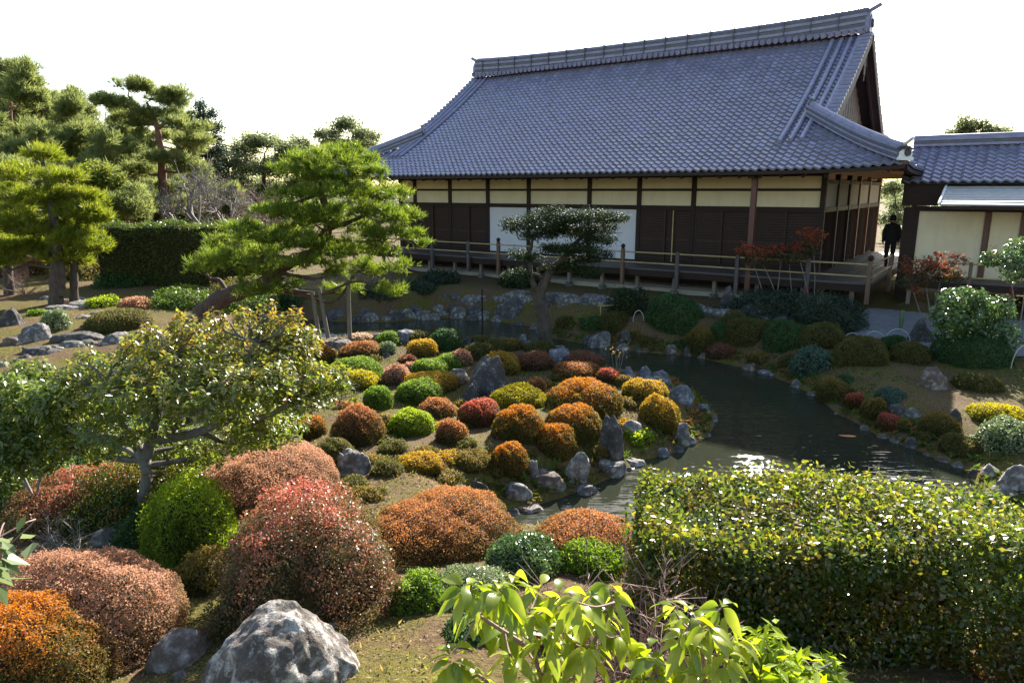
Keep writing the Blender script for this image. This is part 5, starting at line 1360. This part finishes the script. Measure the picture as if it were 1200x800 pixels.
# camellia on the near left
bush('camellia_tree', 'spreading glossy shrub tree with bronze and orange leaf tips and pale grey limbs, left foreground', 6.6,
 [[(168,585),(172,558),(170,538),(182,515),(210,498),(240,478),(262,448)], [(171,545),(158,518),(138,485),(122,450)], [(182,515),(225,508),(265,494),(310,488),(345,470)], [(172,535),(186,480),(200,430)], [(225,490),(275,450),(300,400)], [(158,518),(120,512),(85,505)]],
 [(205,432,150,70,0),(295,398,105,46,.2),(330,432,110,60,-.1),(120,462,110,62,.1),(245,452,160,60,-.4),(378,452,70,32,.2),(115,432,70,36,.3),(190,402,90,38,.3),(150,500,110,52,-.3),(280,476,110,44,.1),(240,392,80,34,.4),(330,380,40,30,.2),(90,490,70,46,.2),(350,468,90,30,-.2),(255,516,110,40,.5),(85,510,80,44,.2),(120,515,90,44,.4),(200,520,90,36,.7),(320,498,80,40,.5),(60,470,60,44,.3),(150,405,30,26,0.3),(175,388,26,26,-0.2),(215,380,30,28,0.2),(250,376,26,24,-0.3),(285,368,30,24,0.1),(315,362,26,22,0.3),(345,372,24,22,0),(355,395,34,24,0.2),(100,415,28,24,0.1),(75,440,30,26,-0.2),(400,450,28,20,0.1),(410,462,26,16,0.3),(365,430,36,22,-0.2),(50,465,24,22,0.2),(310,505,90,36,.1),(380,440,70,30,.1),(350,400,60,34,.1),(160,455,90,50,-.5),(300,446,90,50,-.6)],
 'camellia', 4900, 6.8, 'bark_lichen', 'tree', r0=.06, cluster=7, wid=.5, up=1.0)
bush('leafy_shrub', 'glossy dark leaved shrub reaching in from the left edge', 6.9, [[(40,620),(42,590),(50,540),(60,500)], [(42,590),(20,540),(10,490)]],
 [(15,470,80,70,0),(50,500,80,60,.2),(10,520,80,60,-.2),(30,440,50,40,.3),(60,470,60,46,-.3),(5,550,70,50,.2),(45,535,70,40,0)], 'gloss_light', 1900, 8.0, group=GLS, cluster=6, wid=.48, up=1.0)
bush('sapling', 'thick pale leaved sprig at the left edge of the foreground', 1.75, [[(-60,1000),(-40,800),(-12,690),(2,650)]], [(4,640,44,40,0),(-14,660,50,50,0)], 'pale', 9, 34, 'twig', 'plant', cluster=4, r0=.008, wid=.55, min_leaf=.05)
# nandina bushes with red berries by the veranda
ND = 'red berried nandina bushes'
bush('nandina_bush', 'nandina with red leaf sprays, left one before the eave pillar', 20.0, [[(905,378),(908,345),(898,318),(888,300)], [(905,378),(912,335),(915,305)], [(903,378),(893,340),(880,300)]],
 [(880,294,40,14),(912,296,44,16,.2),(888,306,36,12,-.2)], 'nandina', 300, 3.6, 'twig_grey', group=ND, wid=.4, up=.8, berries=[(876,290,26),(918,292,20)])
bush('nandina_bush', 'taller nandina topped by an orange red spray, right of the eave pillar', 19.8, [[(950,385),(948,350),(940,315),(934,296)], [(950,385),(955,330),(952,280)], [(948,385),(930,352),(925,310)]],
 [(950,273,32,12),(936,292,46,16,.2),(926,300,36,12,-.2),(948,284,30,10)], 'nandina', 330, 3.6, 'twig_grey', group=ND, wid=.4, up=.8, berries=[(932,291,22),(948,340,12)])
bush('nandina_bush', 'nandina with dusky red foliage in front of the corridor wall', 17.2, [[(1092,402),(1090,370),(1085,335),(1080,312)], [(1092,402),(1096,360),(1104,320)], [(1090,402),(1078,365),(1066,330)]],
 [(1078,314,46,28),(1110,304,46,20,.2),(1095,320,60,26,-.2),(1068,330,36,22),(1112,322,34,16)], 'nandina', 620, 3.6, 'twig_grey', group=ND, wid=.4, up=.7, berries=[(1074,338,20),(1066,316,18)])
bush('nandina_bush', 'nandina with bright berries at the right picture edge', 15.2, [[(1192,402),(1190,370),(1186,335),(1180,312)], [(1192,402),(1200,350),(1206,310)]],
 [(1178,304,50,22),(1198,290,40,26,.2),(1164,302,34,18),(1195,318,44,24,-.2)], 'gloss', 520, 4.0, 'twig_grey', group=ND, wid=.4, up=.6, berries=[(1166,298,18),(1192,322,24),(1184,344,14)])
bush('leafy_shrub', 'glossy shrub with sunlit white shining leaves near the corridor', 14.6, [[(1135,416),(1136,395),(1130,370),(1125,350)], [(1135,416),(1145,380),(1160,355)]],
 [(1130,350,62,26),(1158,360,60,30,.2),(1118,372,60,34,-.1),(1152,386,70,36,.1),(1176,396,40,24),(1120,396,50,26)], 'gloss', 1500, 5.0, group=GLS, cluster=5, wid=.5)
# big drooping leaves close to the camera
def big_plant(label, Y, stem_px, tips, leaf, n_per, kind='bigleaf', group=None, wid=.42, seed=1):
    rng = np.random.default_rng(seed); S0 = [smooth_path([at(x, y, Y) for x, y in st], 5) for st in stem_px]
    b = S0[0][0].copy(); b[2] = tz(b[0], b[1])-.02; S0[0][0][2] = b[2]
    root = empty('leafy_plant', b); tag(root, label, 'plant', group); B = Buf()
    for p in S0: B.tube(p-b, np.linspace(.012, .006, len(p)), 6)
    allp = np.concatenate(S0); F = Buf()
    for x, y, dY in tips:
        c = at(x, y, Y+dY); i = int(np.argmin(np.linalg.norm(allp-c, axis=1)))
        B.tube(smooth_path([allp[i]-b, (allp[i]+c)/2-b+np.array([0,0,-.02]), c-b], 4), np.linspace(.006, .0035, 9), 5)
        for k in range(n_per):
            an = 2*math.pi*(k+rng.uniform(-.3, .3))/n_per; el = rng.uniform(-.55, .55); ln = leaf*rng.uniform(.6, 1.15)
            d = np.array([math.cos(an)*math.cos(el), math.sin(an)*math.cos(el), math.sin(el)])
            sdv = np.cross(d, [0, 0, 1]); sdv /= np.linalg.norm(sdv); upv = np.cross(sdv, d)
            roll = rng.normal()*.45; sdv, upv = sdv*math.cos(roll)+upv*math.sin(roll), upv*math.cos(roll)-sdv*math.sin(roll)
            base = c-b+d*.012+np.array([0, 0, rng.uniform(-.05, .02)]); drp = rng.uniform(.35, 1.0)
            t = np.linspace(0, 1, 9); wv = np.array([.02,.45,.8,.98,1,.9,.66,.34,.0])*ln*wid/2
            mid = base+d*(t*ln*.95)[:, None]+np.array([0,0,1.])*(-drp*ln*t**2)[:, None]
            Lf = mid+sdv*wv[:, None]+upv*(wv*.28)[:, None]; Rt = mid-sdv*wv[:, None]+upv*(wv*.28)[:, None]
            q = np.arange(8); V = np.concatenate([Lf, mid, Rt])
            F.add(V, np.concatenate([np.stack([q, q+1, 9+q+1, 9+q], -1), np.stack([9+q, 9+q+1, 18+q+1, 18+q], -1)]), 0, True)
    B.build('stems', M['twig'], root); F.build('foliage', L[kind], root); return root
big_plant('plant with large drooping yellow green leaves in the middle of the bottom edge', 2.5, [[(662,900),(640,820),(622,750),(600,690)], [(640,820),(690,760),(720,706)], [(622,760),(560,720)], [(650,860),(560,790)], [(640,810),(680,790)]],
 [(600,684,0),(570,700,.1),(545,690,.05),(620,715,-.1),(655,700,.1),(690,702,0),(715,690,.05),(640,740,-.1),(590,735,.1),(545,785,-.05),(690,760,-.1),(520,800,0),(700,730,.1),(665,725,.15),(600,770,-.15),(640,790,-.1),(585,690,-.15),(560,715,.2),(632,690,.2),(612,745,.2),(655,775,.1),(675,705,-.15),(705,712,.15),(530,765,-.1),(560,800,.1),(620,800,.1),(725,745,.05),(660,740,.05)], .115, 12, seed=4)
big_plant('second large leaved yellow green plant, under the near hedge, beside the middle one', 2.35, [[(840,900),(832,840),(822,760),(812,720)], [(832,840),(770,790)], [(832,840),(800,770)]],
 [(812,722,0),(845,712,.05),(800,745,-.1),(830,755,.1),(770,780,0),(850,770,-.1),(800,790,.1),(740,790,0),(825,790,-.1),(790,715,.15),(830,738,-.1),(860,745,.15),(810,765,.1),(760,765,.1),(780,810,-.1),(850,800,0)], .11, 11, seed=9)
bush('leafy_shrub', 'young shrub with fresh pointed leaves below the near hedge at the bottom edge', 3.0, [[(905,880),(905,820),(900,770)], [(905,830),(950,790),(980,775)], [(905,830),(870,780)]],
 [(900,765,60,44),(945,785,60,40,.1),(870,790,50,40,-.1),(975,790,40,30),(920,800,80,36,-.2)], 'lime', 120, 24, group=GLS, cluster=6, r0=.008, wid=.36, up=.9)
bare = np.random.default_rng(3)
def twig_shrub(name, label, px, base, Y, H, W, n, seed, mat='twig'):
    rng = np.random.default_rng(seed); b = at(px, base, Y); b[2] = tz(b[0], b[1])-.02; root = empty(name, b); tag(root, label, 'shrub'); B = Buf(); P = []
    for _ in range(n):
        p = np.zeros(3); d = np.array([rng.normal()*.6, rng.normal()*.6, 1.]); d /= np.linalg.norm(d); pts = [p]
        for i in range(5): d = d+rng.normal(size=3)*.25; d /= np.linalg.norm(d); pts.append(pts[-1]+d*H/4.6)
        pts = np.array(pts)*np.array([W, W, 1]); B.tube(pts, np.linspace(.008, .002, 6), 4, cap=False)
        for _ in range(9):
            a = pts[rng.integers(1, 6)]; e = a+rng.normal(size=3)*H*.2+np.array([0,0,H*.08]); mid = (a+e)/2+rng.normal(size=3)*H*.03
            B.tube([a, mid, e], [.003, .0022, .0015], 3, cap=False); P += [e, mid]
            for _ in range(3):
                e2 = e+rng.normal(size=3)*H*.09; B.tube([mid, e2], [.002, .0014], 3, cap=False); P.append(e2)
    B.build('twigs', M[mat], root); P = np.array(P); F = Buf(); P = P[rng.uniform(size=len(P)) < .6]
    F.leaves(P, rng.normal(size=P.shape), .016, .008, rng); F.build('buds', L['redtwig'], root)['kind'] = 'stuff'
twig_shrub('bare_shrub', 'leafless reddish twiggy shrub in front of the hedge end', 745, 790, 3.35, .62, 1.0, 26, 5)
twig_shrub('bare_shrub', 'pale bare twigs in the middle of the dark red leaved shrub', 78, 625, 5.6, .42, 1.0, 10, 6, 'twig_grey')
twig_shrub('bare_shrub', 'small leafless bush beside the left lawn steps', 28, 335, 22.5, .7, 1.4, 16, 7)

# ------------------------------------------------------------------ small things
def hoop(px, base, wpx, hpx, label, m='steel_pipe', r=.010, group='low hoops edging the far bank'):
    g = hit(px, base); mm = pxm(g); a = np.linspace(0, math.pi, 15); B = Buf()
    pts = np.stack([np.cos(a)*wpx*mm/2, np.zeros(15), np.sin(a)*hpx*mm], -1); pts[0, 2] = pts[-1, 2] = -.08
    B.tube(pts, r, 7); o = B.build('hoop_edging', M[m], None, tuple(g)); o.rotation_euler.z = R(-12); tag(o, label, 'garden hoop', group)
hoop(998, 402, 20, 12, 'leftmost of the three wire hoops behind the olive domes'); hoop(1024, 402, 24, 14, 'middle one of the three wire hoops behind the olive domes'); hoop(1051, 402, 28, 17, 'tallest wire hoop above the small dark ball, nearest the path')
hoop(748, 376, 12, 12, 'single pale hoop on the far bank beside the low olive dome'); hoop(1197, 432, 22, 28, 'white sunlit hoop at the right picture edge')
g = hit(1055, 388); B = Buf(); B.tube([(0,0,-.1),(0,0,.50),(0,0,.52)], [.05,.05,.04], 10); B.tube([(0,0,.20),(0,0,.22)], .053, 10); B.tube([(0,0,.40),(0,0,.415)], .053, 10)
tag(B.build('bamboo_post', M['green_bamboo'], None, tuple(g)), 'short dark green bamboo post beside the paved path', 'post')
g = hit(716, 368); B = Buf(); B.tube([(-.38,0,.22),(.36,0,.25)], .014, 7); B.tube([(-.3,0,-.1),(-.3,0,.3)], .016, 7); B.tube([(.28,0,-.1),(.28,0,.28)], .016, 7)
tag(B.build('bamboo_rail', M['bamboo'], None, tuple(g)), 'low bamboo rail on two stakes behind the juniper', 'rail')
g = at(565, 345, 20.2); B = Buf(); B.tube([(0,0,tz(g[0],g[1])-g[2]-.05),(0,0,.15)], .022, 7)
tag(B.build('stake', M['dark_wood'], None, tuple(g)), 'thin black stake standing on the far shore left of the juniper', 'stake')
B = Buf(); rng = np.random.default_rng(2); g = hit(724, 440)
for k in range(6):
    e = np.array([rng.normal()*.13, rng.normal()*.1, rng.uniform(.35, .55)]); B.tube([(0,0,-.02), e*.5+rng.normal(size=3)*.02, e], [.006,.005,.004], 4)
F = Buf(); P = np.array([[rng.normal()*.13, rng.normal()*.1, rng.uniform(.4, .58)] for _ in range(40)]); F.leaves(P, rng.normal(size=P.shape), .035, .02, rng)
st = empty('seed_stalks', tuple(g)); tag(st, 'dry seed stalks standing by the water behind the pinkish red azalea', 'plant'); B.build('stalks', M['twig_grey'], st); F.build('seed_heads', L['drygrass'], st)
def koi(px, py, ln, rz, m, label):
    g = atz(px, py, 0); B = Buf(); n = 14; t = np.linspace(0, 1, n)
    wv = ln*.105*np.sin(math.pi*np.clip(t*1.02+.05, 0, 1))**.7*(1-.45*t)+.004; bend = .04*ln*np.sin(t*4)
    pts = np.stack([t*ln-ln/2, bend, np.full(n, 0.)], -1); k = 10; a = np.arange(k)*2*math.pi/k
    ring = pts[:, None]+np.stack([np.zeros((n, k)), np.cos(a)[None]*wv[:, None], np.sin(a)[None]*wv[:, None]*.95], -1)
    i = np.arange(n-1)[:, None]*k; j = np.arange(k)[None]; j2 = (j+1) % k
    B.add(ring, np.stack([i+j, i+j2, i+k+j2, i+k+j], -1).reshape(-1, 4), 0, True)
    e = pts[-1]; f = empty('koi_fish', (g[0], g[1], -.022), rz); tag(f, label, 'fish', 'koi in the pond')
    B.build('body', M[m], f)
    B = Buf(); B.add([e+[-.01,0,0], e+[.16*ln,.07*ln,.012], e+[.10*ln,0,.010], e+[.16*ln,-.07*ln,.012]], [(0,1,2),(0,2,3)]); B.build('tail_fin', M[m], f)
    for sgn in (1, -1):
        B = Buf(); B.add([pts[4]+[0,sgn*wv[4]*.8,.012], pts[4]+[.10*ln,sgn*(wv[4]+.10*ln),.018], pts[5]+[.04*ln,sgn*wv[5]*.8,.012]], [(0,1,2)]); B.build('side_fin', M[m], f)
koi(990, 510, .42, R(168), 'koi_orange', 'orange koi swimming near the surface by the right bank'); koi(1029, 502, .22, R(150), 'koi_pale', 'small pale koi close to the right bank')
koi(783, 526, .26, R(20), 'koi_pale', 'pale brown koi near the ochre dome in the shallow water')
# visitor on the side veranda
def person():
    c = hall_xy(7.58, 3.0); root = empty('person', (c[0], c[1], 1.615), -math.atan2(c[0], c[1])+R(8)); tag(root, 'visitor in dark coat and trousers walking away along the side veranda', 'person')
    V = [(0,0,.90),(0,0,1.12),(0,.0,1.32),(0,.0,1.42),(0,.01,1.47),(.0,.02,1.53),(0,.03,1.60),(0,.02,1.66),
         (.17,0,1.36),(.23,-.03,1.12),(.22,.06,.88),(.215,.10,.80),(-.17,0,1.36),(-.23,.05,1.12),(-.23,.02,.87),(-.225,.02,.79),
         (.09,0,.86),(.10,.10,.48),(.10,.06,.07),(.10,.20,.03),(-.09,0,.86),(-.10,-.02,.47),(-.10,-.20,.12),(-.10,-.10,.04)]
    E = [(0,1),(1,2),(2,3),(3,4),(4,5),(5,6),(6,7),(2,8),(8,9),(9,10),(10,11),(2,12),(12,13),(13,14),(14,15),(0,16),(16,17),(17,18),(18,19),(0,20),(20,21),(21,22),(22,23)]
    rad = [(.17,.12),(.18,.13),(.19,.12),(.10,.09),(.055,.055),(.075,.08),(.088,.098),(.06,.065),(.075,.07),(.06,.06),(.042,.042),(.036,.042),(.075,.07),(.06,.06),(.042,.042),(.036,.042),
           (.10,.10),(.07,.075),(.05,.055),(.045,.035),(.10,.10),(.07,.075),(.05,.055),(.045,.035)]
    me = bpy.data.meshes.new('body'); me.from_pydata([Vector(v) for v in V], E, []); o = link('body', me, root)
    md = o.modifiers.new('Skin', 'SKIN')
    for sv, r in zip(me.skin_vertices[0].data, rad): sv.radius = r
    me.skin_vertices[0].data[0].use_root = True
    o.modifiers.new('Sub', 'SUBSURF').levels = 2; o.modifiers['Sub'].render_levels = 2
    t = NT('person_clothes'); sep = t.n('ShaderNodeSeparateXYZ'); t.l(t.obj(), sep.inputs[0])
    up = t.math('GREATER_THAN', sep.outputs[2], 1.475); hand = t.math('MULTIPLY', t.math('LESS_THAN', sep.outputs[2], .855), t.math('GREATER_THAN', t.math('ABSOLUTE', sep.outputs[0]), .185))
    coat = t.mix(t.math('GREATER_THAN', sep.outputs[2], .82), (.014,.014,.017), (.020,.019,.023)); t.base(t.mix(t.math('MAXIMUM', up, hand), coat, (.42,.24,.17))); t.rough(.8)
    me.materials.append(t.m)
    rng = np.random.default_rng(1); d = rng.normal(size=(900, 3)); d /= np.linalg.norm(d, axis=1, keepdims=True); d = d[(d[:, 2] > -.55) & ((d[:, 1] < .25) | (d[:, 2] > .55))]
    B = Buf(); B.leaves(np.array([0,.02,1.60])+d*np.array([.095,.105,.115]), d, .07, .03, rng, A=np.tile([0,0,-1.], (len(d), 1))); B.build('hair', M['hair'], root)
    B = Buf(); n = 16; a = np.arange(n)*2*math.pi/n
    prof_ = [(.86,.215,.15),(.95,.205,.145),(1.1,.195,.135),(1.25,.205,.135),(1.36,.19,.115),(1.44,.10,.085)]
    V = [(math.cos(x)*rx, math.sin(x)*ry, z) for z, rx, ry in prof_ for x in a]; i = np.arange(len(prof_)-1)[:, None]*n; j = np.arange(n)[None]; j2 = (j+1) % n
    B.add(V, np.stack([i+j, i+j2, i+n+j2, i+n+j], -1).reshape(-1, 4), 0, True); B.build('coat', M['cloth_dark'], root)
person()
# ------------------------------------------------------------------ ground cover
def litter(name, n, kind, leaf, rect, seed, wid=.6, blade=False, keep=None):
    rng = np.random.default_rng(seed); px = rng.uniform(rect[0], rect[2], n); py = rng.uniform(rect[1], rect[3], n)
    return px, py, rng
def cover(name, x0, x1, y0, y1, n, kind, leaf, seed, blade=False, wid=.5, thr=.0, far=False):
    rng = np.random.default_rng(seed); X = rng.uniform(x0, x1, n); Y = rng.uniform(y0, y1, n)
    f = np.sin(X*1.9+seed)*np.sin(Y*1.6+2*seed)+.6*np.sin(X*4.7+Y*3.1)+rng.normal(size=n)*.5
    ok = (pond_sd(X, Y) > .12) & (f > thr); X, Y = X[ok], Y[ok]; Z = terrain(X, Y); P = np.stack([X, Y, Z], -1); B = Buf()
    m = np.array([max(leaf, 1.4*pxm(p)) for p in P])*rng.uniform(.6, 1.3, len(P))
    if blade:
        D = np.tile([0, 0, 1.], (len(P), 1))+rng.normal(size=P.shape)*.45; D /= np.linalg.norm(D, axis=1, keepdims=True)
        B.leaves(P+D*m[:, None]*.45, rng.normal(size=P.shape), m, m*.22, rng, A=D)
    else:
        P[:, 2] += .008; B.leaves(P, np.array([0, 0, 1.])+rng.normal(size=P.shape)*.5, m, m*wid, rng)
    return tag(B.build(name, L[kind] if kind in L else M[kind]), kind='stuff')
cover('fallen_leaves', -5, 3, 2.0, 9.5, 30000, 'litter_leaf', .020, 3, thr=-.5)
cover('moss_tufts', -3, 3, 2.0, 7.5, 14000, 'grass', .028, 33, True, thr=.1)
cover('grass', -6, 5, 7.5, 17, 26000, 'grass', .05, 4, True, thr=.15)
cover('dry_grass', -5, 4, 3, 14, 14000, 'drygrass', .05, 6, True, thr=.45)
cover('ground_cover', 4, 12, 8, 19, 16000, 'grass', .045, 8, True, thr=.0)
cover('undergrowth', -9, 6, 14.5, 20.5, 12000, 'conifer_dark', .07, 9, True, thr=.1)
cover('low_plants', -4.5, 2, 2.6, 7.5, 9000, 'moss_olive', .03, 15, thr=.1)
cover('lawn_grass', -22, -6, 12, 30, 12000, 'grass', .07, 11, True, thr=.2)

def fringe(name, region, sd0, sd1, n, kind, leaf, seed, lean=.5):
    """ferns and grass hanging over the pond's edge inside a box of the garden"""
    rng = np.random.default_rng(seed); X = rng.uniform(region[0], region[1], n*8); Y = rng.uniform(region[2], region[3], n*8)
    sd = pond_sd(X, Y); ok = (sd > sd0) & (sd < sd1) & (np.sin(X*2.3+seed)+np.sin(Y*2.9-seed)+rng.normal(size=len(X))*.7 > 0); X, Y = X[ok][:n], Y[ok][:n]
    P = np.stack([X, Y, terrain(X, Y)], -1); k = 6; P = np.repeat(P, k, 0)
    D = rng.normal(size=P.shape)*lean+np.array([0, 0, .8]); D /= np.linalg.norm(D, axis=1, keepdims=True); m = leaf*rng.uniform(.5, 1.2, len(P))
    B = Buf(); B.leaves(P+D*m[:, None]*.45, rng.normal(size=P.shape)+np.array([0,0,.4]), m, m*.26, rng, A=D, droop=.25)
    return tag(B.build(name, L[kind]), kind='stuff')
fringe('ferns', (-6, 11, 7.5, 20), .05, .55, 1500, 'fern', .16, 5)
fringe('shore_grass', (-6, 11, 6, 20), .0, .4, 1700, 'moss_olive', .15, 6)
fringe('dry_ferns', (0, 11, 10, 19), .05, .45, 420, 'rust', .17, 7)
cover('shade_plants', -3.5, 2.5, 6.3, 9.5, 7000, 'olive', .04, 21, thr=.2)
cover('bank_plants', 0, 11, 12.5, 19.5, 16000, 'dkgreen', .06, 23, thr=.1)
